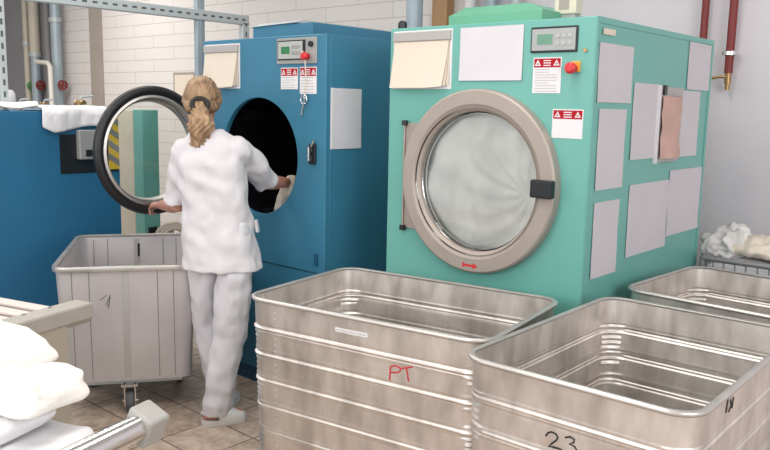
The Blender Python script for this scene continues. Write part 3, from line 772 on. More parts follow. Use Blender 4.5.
R9 = math.radians(9.2)
cart1, ribs = linen_cart('ribbed aluminium linen cart in front of both dryers, marked PT in red', -1.776, 2.143, R9, zt=0.841)
cart2, _ = linen_cart('ribbed aluminium linen cart nearest the camera, marked 23 in black', -0.905, 2.215, math.radians(91.0))
cart3, _ = linen_cart('ribbed aluminium linen cart at right behind the nearer cart by the wall', -0.76, 3.165, math.radians(-3.5), W=0.66)

def stroke(name, pts_list, r, m, parent, label=None):
    b = bmesh.new()
    for pts in pts_list: tube(b, pts, r, 6, round_cap=True)
    o = obj(name, b, m, parent)
    if label: o['label'] = label
    return o
def face_y(W, z, zb=0.17, zt=0.85, L=0.955): return -W / 2 + 0.03 * (1 - (z - zb) / (zt - zb)) * L / 2
stk = obj('sticker', bx(-0.078, 0.052, -0.3225, -0.3195, 0.781, 0.796), 'labelwhite', cart1, smooth=0); stk['label'] = 'narrow white sticker'
b = bx(-0.072, 0.044, -0.3229, -0.3224, 0.7865, 0.7895); obj('small_print', b, 'textgrey', stk, smooth=0)
def fy(z): return -(0.645 / 2 - 0.03 * (1 - (z - 0.17) / 0.671) * 0.955 / 2)
def fx(z): return -(0.955 / 2 - 0.03 * (1 - (z - 0.17) / 0.68) * 0.955 / 2)
def onf(pts): return [(x, fy(z), z) for x, z in pts]
def onx(pts): return [(fx(z), y, z) for y, z in pts]
def onfs(pts): return onf([(x - 0.02, z + 0.002) for x, z in pts])
stroke('handwritten_letters', [onfs([(0.160, 0.652), (0.161, 0.675), (0.163, 0.699)]), onfs([(0.163, 0.699), (0.180, 0.705), (0.197, 0.702), (0.201, 0.692), (0.190, 0.684), (0.167, 0.679)]), onfs([(0.200, 0.699), (0.222, 0.706), (0.244, 0.714)]), onfs([(0.223, 0.706), (0.226, 0.688), (0.231, 0.664)])], 0.003, 'ink_red', cart1, 'red handwritten PT')
stroke('handwritten_number', [onx([(0.052, 0.694), (0.046, 0.704), (0.036, 0.709), (0.024, 0.707), (0.018, 0.699), (0.022, 0.690), (0.034, 0.678), (0.043, 0.667), (0.030, 0.669), (0.016, 0.670), (0.005, 0.668)]), onx([(-0.004, 0.706), (-0.016, 0.711), (-0.028, 0.708), (-0.027, 0.699), (-0.015, 0.692), (-0.030, 0.689), (-0.037, 0.681), (-0.031, 0.671), (-0.018, 0.666), (-0.008, 0.669)])], 0.0028, 'ink_black', cart2, 'black handwritten 23')
stroke('handwritten_marks', [[(-0.241, -0.322, 0.826), (-0.246, -0.3215, 0.796)], [(-0.215, -0.322, 0.818), (-0.205, -0.3215, 0.800), (-0.222, -0.3212, 0.790)], [(-0.193, -0.322, 0.818), (-0.196, -0.3212, 0.793)]], 0.0028, 'ink_black', cart2, 'black pen marks')
b = bmesh.new()
for i in range(26):
    z = 0.20 + i * 0.024
    if min(abs(z - q) for q in ribs) > 0.016: obj('rivet', ell(bmesh.new(), (-0.345, fy(z), z), (0.0035, 0.002, 0.0035), None, 8, 6), 'zinc', cart1)
b.free()

# ------------------------------------------------------------------ smooth aluminium tub by the woman
TA = math.radians(55.5)
tub = thing('laundry_tub', 'flat-sided grey aluminium laundry tub beside the woman', 'cart', (-3.721, 2.195, 0), TA)
TL, TW, TZ = 0.645, 0.93, 0.745
b = bmesh.new()
def tring(z, off, k):
    out = []
    for x, y in rrect(TL - 0.045 * (1 - k) + 2 * off, TW - 0.06 * (1 - k) + 2 * off, 0.06, 8): out.append((x, y, z))
    return out
loft(b, [tring(0.172, 0, 0), tring(0.192, 0.0, 0.05), tring(TZ, 0, 1), tring(TZ, -0.004, 1), tring(0.192, -0.004, 0.05), tring(0.182, -0.006, 0)])
body = obj('tub_body', b, 'alu_mat', tub, smooth=50)
b = bmesh.new()
base = rrect(TL, TW, 0.06, 10); rings = []
for o_, h_ in [(-0.006, -0.004), (-0.006, 0.008), (0.004, 0.012), (0.014, 0.010), (0.017, 0.0), (0.014, -0.014), (0.006, -0.014)]:
    rings.append([(x + o_ * math.cos((i // 11) * PI / 2 + PI / 2 * (i % 11) / 10), y + o_ * math.sin((i // 11) * PI / 2 + PI / 2 * (i % 11) / 10), TZ + h_) for i, (x, y) in enumerate(base)])
loft(b, rings, close=True)
obj('rim', b, 'alu_rim', tub, smooth=60)
# pressed seams on front and back panels
def seam(x, w, m_b, side):
    for z0, z1 in ((0.188, TZ - 0.015),):
        y0 = side * (TW / 2 - 0.03 * (1 - (z0 - 0.172) / 0.573)); y1 = side * (TW / 2)
        s = side
        pts0 = [(x - w / 2, y0 + s * 0.0012, z0), (x + w / 2, y0 + s * 0.0012, z0), (x + w / 2, y0 - s * 0.0062, z0), (x - w / 2, y0 - s * 0.0062, z0)]
        pts1 = [(x - w / 2, y1 + s * 0.0012, z1), (x + w / 2, y1 + s * 0.0012, z1), (x + w / 2, y1 - s * 0.0062, z1), (x - w / 2, y1 - s * 0.0062, z1)]
        loft(m_b, [pts0, pts1])
for sd in (-1, 1):
    for x in (-0.245, -0.168, 0.145, 0.22):
        b = bmesh.new(); seam(x, 0.004, b, sd); obj('panel_seam', b, 'shaft', body, smooth=0)
    b = bmesh.new(); seam(-0.005, 0.032, b, sd); obj('centre_strap', b, 'greybar', body, smooth=0)
obj('base_frame', bx(-TL / 2 + 0.07, TL / 2 - 0.07, -TW / 2 + 0.06, TW / 2 - 0.06, 0.148, 0.174), 'zinc', tub, smooth=0)
caster(tub, 0, -TW / 2 + 0.065, 0.150, 0.057); caster(tub, 0, TW / 2 - 0.065, 0.150, 0.057)
caster(tub, -TL / 2 + 0.09, 0, 0.150, 0.057); caster(tub, TL / 2 - 0.09, 0, 0.150, 0.057)
yy = -TW / 2 + 0.012
stroke('scribble', [[(-0.095, yy - 0.006, 0.565), (-0.07, yy - 0.004, 0.62), (-0.065, yy - 0.004, 0.635)], [(-0.12, yy - 0.006, 0.59), (-0.085, yy - 0.004, 0.615)], [(-0.075, yy - 0.005, 0.605), (-0.085, yy - 0.007, 0.55)]], 0.0014, 'ink_black', tub, 'black pen scribble')
b = bmesh.new(); box(b, 0.0, 0.012, TW / 2 - 0.012, TW / 2 - 0.006, 0.50, 0.70); obj('inner_slot', b, 'blackp', tub, smooth=0)

# ------------------------------------------------------------------ wire trolley behind with linen
t = thing('wire_trolley', 'low grey wire trolley against back wall filled with linen', 'trolley', (-1.28, 3.79, 0))
b = bmesh.new()
for y in (0, 0.46): tube(b, [(0, y, 0.845), (1.0, y, 0.845)], 0.014, 10)
for x in (0, 1.0): tube(b, [(x, 0, 0.845), (x, 0.46, 0.845)], 0.014, 10)
obj('top_rail', b, 'dark_zinc', t)
b = bmesh.new()
for i in range(1, 20):
    for y in (0, 0.46): tube(b, [(i * 0.05, y, 0.17), (i * 0.05, y, 0.845)], 0.004, 6)
for i in range(1, 9):
    for x in (0, 1.0): tube(b, [(x, i * 0.051, 0.17), (x, i * 0.051, 0.845)], 0.004, 6)
obj('wire_bars', b, 'dark_zinc', t)
b = bx(0, 1.0, 0, 0.46, 0.15, 0.172); obj('tray', b, 'dark_zinc', t, smooth=0)
for x in (0, 1.0):
    for y in (0, 0.46): obj('leg', tube(bmesh.new(), [(x, y, 0.0), (x, y, 0.845)], 0.013, 10), 'dark_zinc', t)

def blob(name, label, cat, m, parts, voxel, it, disp, loc, group=None):
    b = bmesh.new()
    for c, r in parts: ell(b, c, r)
    o = remeshed(name, b, m, None, voxel, it, 0.5, disp); o.location = loc
    return tag(o, label, cat, group)
blob('laundry_bag', 'crumpled grey-white cloth bundle heaped on the wire trolley', 'laundry', 'grey_cloth',
     [((0, 0, 0.06), (0.085, 0.10, 0.08)), ((0.02, 0, 0.11), (0.055, 0.06, 0.05)), ((-0.06, -0.04, 0.05), (0.07, 0.08, 0.06))], 0.008, 2,
     lambda p: 0.03 * (0.5 - abs(nz(p, 12, 2)) * 2) + 0.018 * (0.4 - abs(nz(p, 26, 5)) * 2), (-1.22, 4.00, 0.835))
blob('folded_cloth', 'cream folded cloth lying beside the grey bundle on wire trolley', 'cloth', 'cream_cloth',
     [((0, 0, 0.025), (0.22, 0.17, 0.04)), ((-0.03, 0, 0.05), (0.15, 0.13, 0.035))], 0.012, 3,
     lambda p: 0.014 * (0.4 - abs(nz(p, 14, 7)) * 2) + 0.010 * nz(p, 34, 1), (-1.03, 4.03, 0.862))
b = bmesh.new()
box(b, 0.02, 0.98, 0.02, 0.44, 0.175, 0.825)
bmesh.ops.subdivide_edges(b, edges=b.edges, cuts=14, use_grid_fill=True)
for v in b.verts:
    if v.co.z > 0.7: v.co.z += 0.035 * nz(v.co, 9, 4)
    v.co.x = min(max(v.co.x, 0.02), 0.98)
o = obj('linen_fill', b, 'linen2', None, smooth=80); o.location = (-1.28, 3.79, 0)
tag(o, 'white linen packed inside the wire trolley below its rail', 'laundry')

# ------------------------------------------------------------------ feed table at left
RT = math.radians(15.5)          # local +y runs away along the rail, -x to the left
tb = thing('folding_table', 'beige slatted metal work table cut by left picture edge', 'table', (-2.668, 1.397, 0), RT)
b = bmesh.new(); sec = []
prof = [(0.012, 0.0), (0.008, 0.006), (-0.075, 0.006), (-0.075, 0.0), (0.0, -0.002), (0.004, -0.012), (0.003, -0.045), (-0.012, -0.066), (-0.05, -0.072), (-0.05, -0.075), (-0.008, -0.070), (0.011, -0.048)]
loft(b, [[(x, y, 0.79 + z) for x, z in prof] for y in (-1.0, 0.0)])
obj('rail', b, 'rail_grey', tb, smooth=30)
obj('side_panel', bx(-0.045, 0.006, -1.0, -0.115, 0.0, 0.772), 'beige_dark', tb, smooth=0)
obj('end_panel', bx(-0.95, -0.045, -0.13, -0.115, 0.0, 0.77), 'beige_dark', tb, smooth=0)
obj('bed', bx(-0.95, -0.075, -1.0, -0.10, 0.74, 0.782), 'slatgap', tb, smooth=0)
for i in range(8):
    y = -0.105 - i * 0.085
    obj('slat', bx(-0.95, -0.077, y - 0.055, y, 0.782, 0.793), 'slat', tb, smooth=0, bevel=0.003)
b = bmesh.new()
for i in range(6): cyl(b, (-0.062, -0.13 - i * 0.11, 0.796), 0.007, 0.003, 'z', 10)
cyl(b, (0.006, -0.30, 0.70), 0.006, 0.004, 'x', 10)
obj('bolt', b, 'shaft', tb)

# ------------------------------------------------------------------ foreground trolley and linen stack
tr = thing('linen_trolley', 'flat trolley with shiny tube rail and grey corner block in foreground', 'trolley', (-1.44, 0.886, 0), RT)
b = tube(bmesh.new(), [(0, -0.95, 0.85), (0, -0.045, 0.85)], 0.029, 20)
obj('tube_rail', b, 'chrome', tr)
b = bx(-0.034, 0.034, -0.05, 0.012, 0.812, 0.884)
bmesh.ops.rotate(b, verts=b.verts, cent=(0, 0, 0.85), matrix=Matrix.Rotation(math.radians(24), 3, 'Y'))
obj('corner_block', b, 'blockgrey', tr, smooth=0, bevel=0.008, bseg=3)
obj('deck', bx(-0.85, -0.028, -0.95, -0.012, 0.75, 0.765), 'alu_rim', tr, smooth=0, bevel=0.003)
obj('deck_edge', bx(-0.85, -0.035, -0.012, -0.002, 0.743, 0.768), 'wood', tr, smooth=0)
for x in (-0.82, 0.0):
    for y in (-0.92, -0.30):
        obj('leg', bx(x - 0.018, x + 0.018, y - 0.018, y + 0.018, 0.0, 0.815 if x == 0 else 0.75), 'alu_rim', tr, smooth=0, bevel=0.004)
def towel(label, x0, x1, y0, y1, z0, h, m, seed, tilt=0.0, layers=1, zb2=0.0):
    """folded cloth: rounded slab, fold to the right, soft wrinkles"""
    b = bmesh.new(); nu, nv = 36, 20
    rings = []
    cx, cy = (x0 + x1) / 2, (y0 + y1) / 2; hx, hy = (x1 - x0) / 2, (y1 - y0) / 2
    for i in range(1, 28):
        t = PI * i / 28
        st, ct = math.sin(t), -math.cos(t)
        k = abs(st) ** 0.28; kz = math.copysign(abs(ct) ** 0.75, ct)
        ring = []
        for j in range(96):
            a = 2 * PI * j / 96; ca, sa = math.cos(a), math.sin(a)
            q = 0.24
            x = math.copysign(abs(ca) ** q, ca) * hx * k; y = math.copysign(abs(sa) ** q, sa) * hy * k
            zz = kz * h / 2
            d = 0.011 * nz((x * 1.0, y * 1.0, zz * 2), 11, seed) + 0.0035 * nz((x, y, zz * 3), 24, seed + 3) + 0.004 * math.sin(90 * zz + 6 * nz((x, y, 0), 8, seed)) * (1 - abs(ct))
            z = h / 2 + zz + (d if ct > 0 else 0) + tilt * (x - hx)
            ring.append((x + d * ca * 1.5, y + d * sa * 1.5, z if z > 0 or tilt else 0))
        rings.append(ring)
    loft(b, rings)
    o = obj('folded_towel', b, m, None, smooth=80)
    o.location = Vector((-1.44, 0.886, 0)) + Matrix.Rotation(RT, 3, 'Z') @ Vector((cx, cy, z0)); o.rotation_euler = (0, 0, RT)
    return tag(o, label, 'towel', 'folded white linen on the foreground trolley')
towel('flat bottom white sheet of the foreground stack, sticking out furthest right', -0.64, -0.065, -0.36, -0.03, 0.766, 0.026, 'linen', 1)
towel('second white sheet from the bottom of the foreground stack', -0.64, -0.105, -0.33, -0.03, 0.790, 0.024, 'linen2', 2)
towel('thin folded white towel under the big round fold, shorter than the sheets below', -0.64, -0.225, -0.30, -0.03, 0.813, 0.048, 'linen2', 3)
towel('big puffy white towel with rounded fold pointing right in the foreground stack', -0.66, -0.175, -0.17, 0.00, 0.857, 0.088, 'linen', 4)
towel('white towel next to the top of the foreground stack', -0.66, -0.285, -0.15, 0.01, 0.930, 0.060, 'linen', 5, -0.10)
towel('topmost white towel of the foreground stack at left picture edge', -0.68, -0.375, -0.14, 0.01, 0.958, 0.048, 'linen', 6, -0.10)

# ------------------------------------------------------------------ woman
WR = math.atan2(0.8, 0.6)
wm = thing('person', 'woman seen from behind in white tunic and trousers, blond ponytail, reaching into blue dryer', 'person', (-3.02, 2.22, 0), WR)
TF = math.radians(-20)                                  # torso turned a little clockwise (towards the dryer)
def lat(c, s, f, z):                                    # lateral / forward offset in torso frame
    x = s * math.cos(TF) - f * math.sin(TF); y = s * math.sin(TF) + f * math.cos(TF)
    return Vector((c[0] + x, c[1] + y, z))
def ering(c, z, hw, hd, n=32, p=0.85):
    out = []
    for i in range(n):
        a = 2 * PI * i / n; ca, sa = math.cos(a), math.sin(a)
        out.append(lat(c, hw * math.copysign(abs(ca) ** p, ca), hd * math.copysign(abs(sa) ** p, sa), z))
    return out
HC = (-0.052, 0.06)                                     # head centre
SHL = Vector((-0.142, 0.03, 1.318)); SHR = Vector((0.122, -0.04, 1.322))
ELL = Vector((-0.178, 0.13, 1.036)); ELR = Vector((0.258, 0.165, 1.146))
WRL = Vector((-0.268, 0.37, 1.010)); WRR = Vector((0.366, 0.345, 1.130))
HIPL = Vector((-0.052, 0.075, 0.82)); HIPR = Vector((0.108, -0.045, 0.82))
KNL = Vector((-0.048, 0.150, 0.44)); KNR = Vector((0.064, -0.035, 0.43))
ANL = Vector((0.028, 0.075, 0.085)); ANR = Vector((-0.025, -0.088, 0.085))
def lerp(a, b, t): return a + (b - a) * t
def hand(b, w, d, up, side, curl, s=1.0, thumb=1):
    """palm and five separate fingers; d = direction of fingers, up = back of hand, side = thumb side"""
    d, up, side = d.normalized(), up.normalized(), side.normalized()
    tube(b, [w, w + d * 0.03, w + d * 0.075, w + d * 0.088], [0.024, 0.031, 0.034, 0.026], 14, round_cap=True, flat=0.55)
    for i, (o, ln) in enumerate(((0.027, 0.068), (0.009, 0.078), (-0.009, 0.072), (-0.026, 0.056))):
        p = w + d * 0.083 + side * o; q = p.copy(); pts = [p - d * 0.02, p]; ang = 0.0
        for seg in (0.45, 0.32, 0.23):
            ang += curl * (0.9 + 0.12 * i)
            q = q + (d * math.cos(ang) - up * math.sin(ang)) * ln * seg; pts.append(q)
        tube(b, pts, [0.009, 0.009, 0.0085, 0.0078, 0.0068], 10, round_cap=True)
    p = w + d * 0.025 + side * 0.022
    tube(b, [p, p + d * 0.02 + side * 0.022 - up * 0.006, p + d * 0.048 + side * 0.030 - up * 0.018, p + d * 0.066 + side * 0.026 - up * 0.030], [0.012, 0.011, 0.009, 0.0075], 10, round_cap=True)
b = bmesh.new()
# head
FH = math.radians(-4)
def hd(x, y, z): return Vector((HC[0] + x * math.cos(FH) - y * math.sin(FH), HC[1] + x * math.sin(FH) + y * math.cos(FH), 1.545 + z))
ell(b, hd(0, 0, 0.01), (0.072, 0.092, 0.092)); ell(b, hd(0, 0.03, -0.045), (0.058, 0.062, 0.072)); ell(b, hd(0, 0.055, -0.088), (0.032, 0.034, 0.024))
ell(b, hd(0, 0.102, -0.028), (0.011, 0.017, 0.019)); tube(b, [hd(0, 0.088, 0.008), hd(0, 0.103, -0.022)], [0.007, 0.009], 10, round_cap=True)
ell(b, hd(0, 0.082, 0.022), (0.05, 0.014, 0.010))
for s in (-1, 1):
    ell(b, hd(s * 0.074, -0.004, -0.018), (0.009, 0.019, 0.030)); ell(b, hd(s * 0.045, 0.062, -0.03), (0.02, 0.02, 0.018))
tube(b, [hd(0, -0.025, -0.06), (-0.045, 0.015, 1.41), (-0.03, 0.005, 1.33)], [0.052, 0.053, 0.062], 18, round_cap=True)
# trunk, arms, legs
loft(b, [ering((-0.015, 0.0), 1.355, 0.09, 0.055), ering((-0.012, 0), 1.31, 0.125, 0.075), ering((-0.006, 0), 1.20, 0.135, 0.088), ering((0.005, 0), 1.06, 0.125, 0.082), ering((0.02, 0), 0.93, 0.145, 0.09), ering((0.033, 0), 0.82, 0.150, 0.095), ering((0.033, 0), 0.77, 0.13, 0.08)])
tube(b, [SHL, lerp(SHL, ELL, 0.5), ELL, lerp(ELL, WRL, 0.35), WRL], [0.044, 0.041, 0.038, 0.037, 0.025], 16, round_cap=True)
tube(b, [SHR, lerp(SHR, ELR, 0.5), ELR, lerp(ELR, WRR, 0.35), WRR], [0.044, 0.041, 0.038, 0.037, 0.025], 16, round_cap=True)
hand(b, WRL, Vector((-0.45, 0.85, -0.10)), Vector((-0.25, 0.2, 0.95)), Vector((0.85, 0.45, 0.25)), 0.42)
hand(b, WRR, Vector((0.45, 0.8, -0.42)), Vector((0.35, 0.25, 0.9)), Vector((-0.8, 0.5, 0.2)), 0.4)
tube(b, [HIPL, lerp(HIPL, KNL, 0.5), KNL, lerp(KNL, ANL, 0.3), ANL], [0.072, 0.060, 0.045, 0.044, 0.031], 18, round_cap=True)
tube(b, [HIPR, lerp(HIPR, KNR, 0.5), KNR, lerp(KNR, ANR, 0.3), ANR], [0.072, 0.060, 0.045, 0.044, 0.031], 18, round_cap=True)
FDL = Vector((0.35, 0.94, 0)).normalized(); FDR = Vector((0.97, 0.20, 0)).normalized()
HLL = Vector((0.015, 0.035, 0)); HLR = Vector((-0.075, -0.10, 0))
for h_, d_, an in ((HLL, FDL, ANL), (HLR, FDR, ANR)):
    tube(b, [an, h_ + d_ * 0.055 + Vector((0, 0, 0.055))], [0.033, 0.034], 14, round_cap=True)
    tube(b, [h_ + d_ * 0.03 + Vector((0, 0, 0.05)), h_ + d_ * 0.11 + Vector((0, 0, 0.052)), h_ + d_ * 0.18 + Vector((0, 0, 0.042))], [0.028, 0.034, 0.028], 14, round_cap=True, flat=0.8)
body = remeshed('body', b, 'skin', wm, 0.005, 3, 0.4)
for s in (-1, 1):
    e = bmesh.new(); ell(e, hd(s * 0.031, 0.080, 0.004), (0.013, 0.011, 0.009)); eo = obj('eye', e, 'eye', wm)
    e = bmesh.new(); ell(e, hd(s * 0.031, 0.089, 0.004), (0.005, 0.003, 0.005)); obj('iris', e, 'ink_black', eo)
e = bmesh.new(); ell(e, hd(0, 0.090, -0.062), (0.022, 0.008, 0.007)); obj('mouth', e, 'lip', wm)
# hair: cap pulled back to a band
b = bmesh.new()
ell(b, hd(0, -0.012, 0.020), (0.082, 0.095, 0.096), None, 32, 20); ell(b, hd(0, -0.045, -0.015), (0.070, 0.060, 0.062)); ell(b, hd(0.0, -0.070, -0.02), (0.045, 0.045, 0.04))
for s in (-1, 1): tube(b, [hd(s * 0.07, 0.035, 0.04), hd(s * 0.074, 0.0, 0.0), hd(s * 0.05, -0.06, -0.03)], [0.018, 0.022, 0.03], 12, round_cap=True)
def hair_disp(p):
    v = p - hd(0, -0.10, -0.02); a = math.atan2(v.z, v.x)
    return 0.003 * nz((a * 3.2, v.length * 2.0, 0), 3.0, 1) + 0.0009 * math.sin(a * 44 + 6 * nz(p, 9, 3))
hr = remeshed('hair', b, 'hair', wm, 0.005, 3, 0.5, hair_disp)
# cut the cap away from the face
me = hr.data; bb = bmesh.new(); bb.from_mesh(me)
kill = [v for v in bb.verts if (lambda q: q.y > 0.045 and q.z < 0.06 - 0.0 * abs(q.x))(Matrix.Rotation(-FH, 3, 'Z') @ (v.co - Vector((HC[0], HC[1], 1.545))))]
bmesh.ops.delete(bb, geom=kill, context='VERTS'); bb.to_mesh(me); bb.free()
b = bmesh.new()
PB = hd(0.0, -0.105, -0.022)
tube(b, [PB + Vector((0.0, 0.035, 0.01)), PB, PB + Vector((0, -0.022, -0.02)), PB + Vector((0, -0.030, -0.06)), PB + Vector((0.002, -0.028, -0.10)), PB + Vector((-0.004, -0.020, -0.135)), PB + Vector((-0.010, -0.012, -0.165))],
     [0.026, 0.027, 0.034, 0.054, 0.062, 0.052, 0.022], 24, round_cap=True, flat=0.75)
for dx, l in ((-0.03, 0.165), (0.012, 0.185), (0.036, 0.15), (-0.012, 0.18)):
    tube(b, [PB + Vector((dx, -0.025, -0.08)), PB + Vector((dx * 1.05, -0.02, -l)), PB + Vector((dx * 1.1 - 0.008, -0.012, -l - 0.02))], [0.024, 0.016, 0.005], 10, round_cap=True)
remeshed('ponytail', b, 'tail', hr, 0.005, 2, 0.5, lambda p: 0.009 * nz((p.x * 1.6, p.y, p.z * 0.9), 32, 4) + 0.004 * math.sin(p.x * 230 + 7 * math.sin(p.z * 42)), 80)['label'] = 'wavy blond ponytail'
b = bmesh.new()
tube(b, [PB + Vector((0.036 * math.cos(a), -0.016 + 0.016 * math.sin(a), 0.004 + 0.026 * math.sin(a))) for a in [2 * PI * i / 24 for i in range(24)]], 0.011, 10, closed=True)
obj('hair_band', b, 'ink_black', hr)['label'] = 'black hair band'
# tunic
b = bmesh.new()
loft(b, [ering((-0.030, 0.0), 1.405, 0.068, 0.062), ering((-0.026, 0.0), 1.39, 0.092, 0.066), ering((-0.018, 0), 1.37, 0.124, 0.076), ering((-0.012, 0), 1.33, 0.154, 0.092), ering((-0.010, 0), 1.25, 0.164, 0.112), ering((-0.004, 0), 1.15, 0.165, 0.114), ering((0.008, 0), 1.04, 0.164, 0.110), ering((0.018, 0), 0.94, 0.170, 0.114), ering((0.026, 0), 0.85, 0.182, 0.124), ering((0.034, 0), 0.757, 0.196, 0.134), ering((0.035, 0), 0.751, 0.196, 0.134)])
ell(b, SHL + Vector((0.006, 0, 0)), (0.060, 0.062, 0.060)); ell(b, SHR + Vector((-0.006, 0, 0)), (0.060, 0.062, 0.060))
tube(b, [SHL, lerp(SHL, ELL, 0.3) + Vector((-0.004, 0, 0)), lerp(SHL, ELL, 0.65) + Vector((-0.002, 0, 0)), lerp(SHL, ELL, 0.92)], [0.060, 0.064, 0.063, 0.064], 20)
tube(b, [SHR, lerp(SHR, ELR, 0.3), lerp(SHR, ELR, 0.65), lerp(SHR, ELR, 0.97)], [0.060, 0.066, 0.064, 0.062], 20)
def cloth_disp(p):
    d = 0.014 * nz((p.x, p.y, p.z * 0.55), 9, 2) + 0.009 * nz((p.x, p.y, p.z * 0.8), 19, 6)
    if p.z < 1.0: d += 0.004 * (1.0 - p.z) / 0.26 * math.sin(18 * math.atan2(p.y, p.x - 0.03) * 0.5 + 3)
    # diagonal pull folds across the back
    s = p.z * 0.9 + p.x * 0.8
    d += 0.006 * math.sin(s * 44 + 4 * nz(p, 5, 1)) * max(0, 1 - abs(p.z - 1.08) / 0.28)
    return d
tn = remeshed('tunic', b, 'white_cloth', wm, 0.006, 3, 0.5, cloth_disp)
# pocket flap sticking out at right hip
b = bmesh.new()
pc = [lat((0.02, 0), 0.150 + 0.0 * k, 0.05, 0) for k in (0,)]
q = [lat((0.02, 0), *a) for a in ((0.160, 0.03, 0.985), (0.160, 0.06, 0.985), (0.170, 0.06, 0.925), (0.170, 0.03, 0.925))]
q2 = [v + Vector((0.012, 0.0, 0.0)) for v in q]
loft(b, [q, q2]); obj('side_pocket', b, 'white_cloth', tn, smooth=0, bevel=0.004)
# trousers
b = bmesh.new()
loft(b, [ering((0.032, 0), 0.98, 0.148, 0.092), ering((0.032, 0), 0.86, 0.160, 0.110), ering((0.034, 0), 0.79, 0.155, 0.108), ering((0.034, 0), 0.77, 0.12, 0.08)])
tube(b, [HIPL + Vector((0, 0, -0.02)), lerp(HIPL, KNL, 0.45), KNL + Vector((0.0, 0, 0)), lerp(KNL, ANL, 0.5), ANL + Vector((0, 0, -0.045))], [0.086, 0.080, 0.068, 0.064, 0.064], 22)
tube(b, [HIPR + Vector((-0.01, 0, -0.02)), lerp(HIPR, KNR, 0.45) + Vector((-0.004, 0, 0)), KNR, lerp(KNR, ANR, 0.5) + Vector((0.006, 0, 0)), ANR + Vector((0.024, 0.012, -0.032))], [0.090, 0.088, 0.082, 0.074, 0.072], 22)
remeshed('trousers', b, 'white_trouser', wm, 0.006, 3, 0.5, lambda p: 0.012 * nz((p.x, p.y, p.z * 0.35), 12, 9) + 0.009 * nz((p.x, p.y, p.z * 0.6), 24, 3) + (0.006 * math.sin(p.z * 70 + 6 * p.x) * max(0, 1 - p.z / 0.28)))
# clogs
def clog(h, d, label):
    s = Vector((-d.y, d.x, 0)); b = bmesh.new()
    def ol(t):
        w = 0.031 + 0.013 * math.sin(min(1, t * 1.15) * PI * 0.78)
        if t > 0.82: w *= math.sqrt(max(0.02, 1 - ((t - 0.82) / 0.185) ** 2))
        if t < 0.1: w *= math.sqrt(max(0.05, 1 - ((0.1 - t) / 0.105) ** 2))
        return w
    ts = [0, 0.03, 0.07, 0.13, 0.25, 0.4, 0.55, 0.7, 0.82, 0.9, 0.95, 0.985, 1.0]; L = 0.218
    rings = []
    for z, e in ((0.0, 0.94), (0.006, 1.0), (0.022, 1.0), (0.028, 0.96)):
        R = []
        for t in ts: R.append(h + d * (L * t) + s * ol(t) * e + Vector((0, 0, z + (0.006 if z > 0.01 and t < 0.35 else 0))))
        for t in reversed(ts): R.append(h + d * (L * t) - s * ol(t) * e + Vector((0, 0, z + (0.006 if z > 0.01 and t < 0.35 else 0))))
        rings.append(R)
    loft(b, rings)
    up = []
    for t, hh in ((0.36, 0.062), (0.45, 0.064), (0.6, 0.056), (0.75, 0.044), (0.88, 0.034), (0.95, 0.026), (0.99, 0.012)):
        R = []; w = ol(t) * 1.02
        for i in range(13):
            a = PI * i / 12; R.append(h + d * (L * t) + s * w * math.cos(a) + Vector((0, 0, 0.024 + hh * math.sin(a) ** 0.7)))
        up.append(R)
    loft(b, up)
    tube(b, [h + d * (L * 0.42) + s * 0.046 + Vector((0, 0, 0.055)), h + d * 0.03 + s * 0.04 + Vector((0, 0, 0.062)), h + d * 0.004 + Vector((0, 0, 0.066)), h + d * 0.03 - s * 0.04 + Vector((0, 0, 0.062)), h + d * (L * 0.42) - s * 0.046 + Vector((0, 0, 0.055))], 0.008, 8)
    o = obj('clog', b, 'clog', wm, smooth=50)
clog(HLR, FDR, ''); clog(HLL, FDL, '')

# cloth in her right hand, hanging in the drum opening
blob('cream_cloth', 'cream cloth held in the woman\'s right hand inside the dryer opening', 'cloth', 'cream_cloth',
     [((0, 0, 0), (0.055, 0.05, 0.075)), ((-0.03, 0.01, -0.07), (0.065, 0.06, 0.07)), ((-0.055, 0.02, -0.115), (0.075, 0.06, 0.045))], 0.009, 3,
     lambda p: 0.016 * nz(p, 22, 3) + 0.012 * nz((p.x, p.y, p.z * 0.4), 40, 6), (-3.085, 2.755, 1.09))

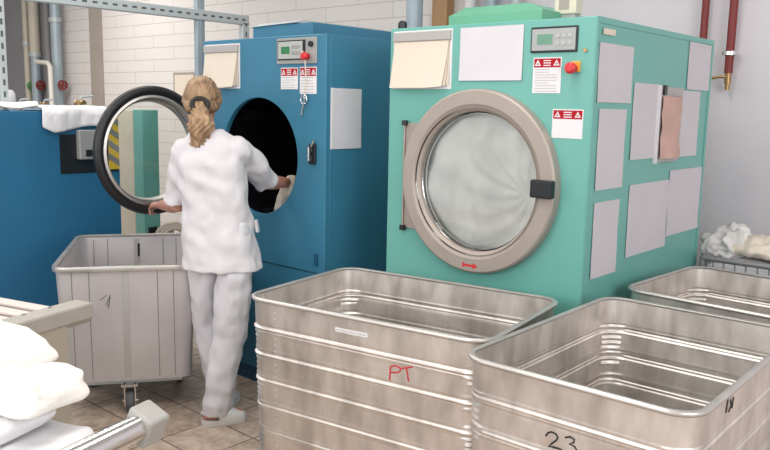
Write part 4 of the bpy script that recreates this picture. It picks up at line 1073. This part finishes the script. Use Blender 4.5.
# ------------------------------------------------------------------ light
w = bpy.data.worlds.new('World'); SC.world = w; w.use_nodes = True
bg = w.node_tree.nodes['Background']; bg.inputs['Color'].default_value = (0.93, 0.96, 1.0, 1); bg.inputs['Strength'].default_value = 0.85
def area(name, loc, aim, sx, sy, e, col=(1, 1, 1)):
    l = bpy.data.lights.new(name, 'AREA'); l.shape = 'RECTANGLE'; l.size = sx; l.size_y = sy; l.energy = e; l.color = col
    o = bpy.data.objects.new(name, l); COL.objects.link(o); o.location = loc
    o.rotation_euler = (Vector(aim) - Vector(loc)).to_track_quat('-Z', 'Y').to_euler(); return o
area('window_and_fill_light', (-2.2, -2.3, 2.3), (-2.6, 2.6, 1.0), 4.5, 1.8, 95, (1.0, 0.98, 0.95))
area('tube_light', (-1.6, 1.2, 3.3), (-1.6, 1.2, 0), 0.6, 3.5, 55, (1.0, 0.97, 0.92))
area('tube_light', (-4.3, 1.6, 3.3), (-4.3, 1.6, 0), 0.6, 3.5, 55, (1.0, 0.97, 0.92))
area('tube_light', (-7.5, 2.2, 3.3), (-7.5, 2.2, 0), 0.6, 3.5, 130, (1.0, 0.97, 0.92))

area('window_and_fill_light', (2.6, 0.6, 2.2), (-1.4, 4.4, 1.2), 2.2, 1.8, 95, (1.0, 0.98, 0.98))  # added fill light, no window there; brightens right wall and green dryer side
# ------------------------------------------------------------------ camera
cam = bpy.data.cameras.new('camera'); co = bpy.data.objects.new('camera', cam); COL.objects.link(co); SC.camera = co
F, YAW, PIT, ROL = 779.28, 0.719423, 0.1525176, -0.0206770
cam.sensor_fit = 'HORIZONTAL'; cam.sensor_width = 36.0; cam.lens = F / 770 * 36.0; cam.clip_start = 0.05
sy, cy, sp, cp_ = math.sin(YAW), math.cos(YAW), math.sin(PIT), math.cos(PIT)
fw = Vector((-sy * cp_, cy * cp_, -sp)); rt = Vector((cy, sy, 0)); dn = fw.cross(rt)
r2 = rt * math.cos(ROL) + dn * math.sin(ROL); d2 = -rt * math.sin(ROL) + dn * math.cos(ROL)
mw = Matrix((( r2.x, -d2.x, -fw.x, 0), (r2.y, -d2.y, -fw.y, 0), (r2.z, -d2.z, -fw.z, 1.54), (0, 0, 0, 1)))
co.matrix_world = mw
SC.view_settings.view_transform = 'Standard'
SC.view_settings.look = 'None'
SC.view_settings.exposure = -0.22
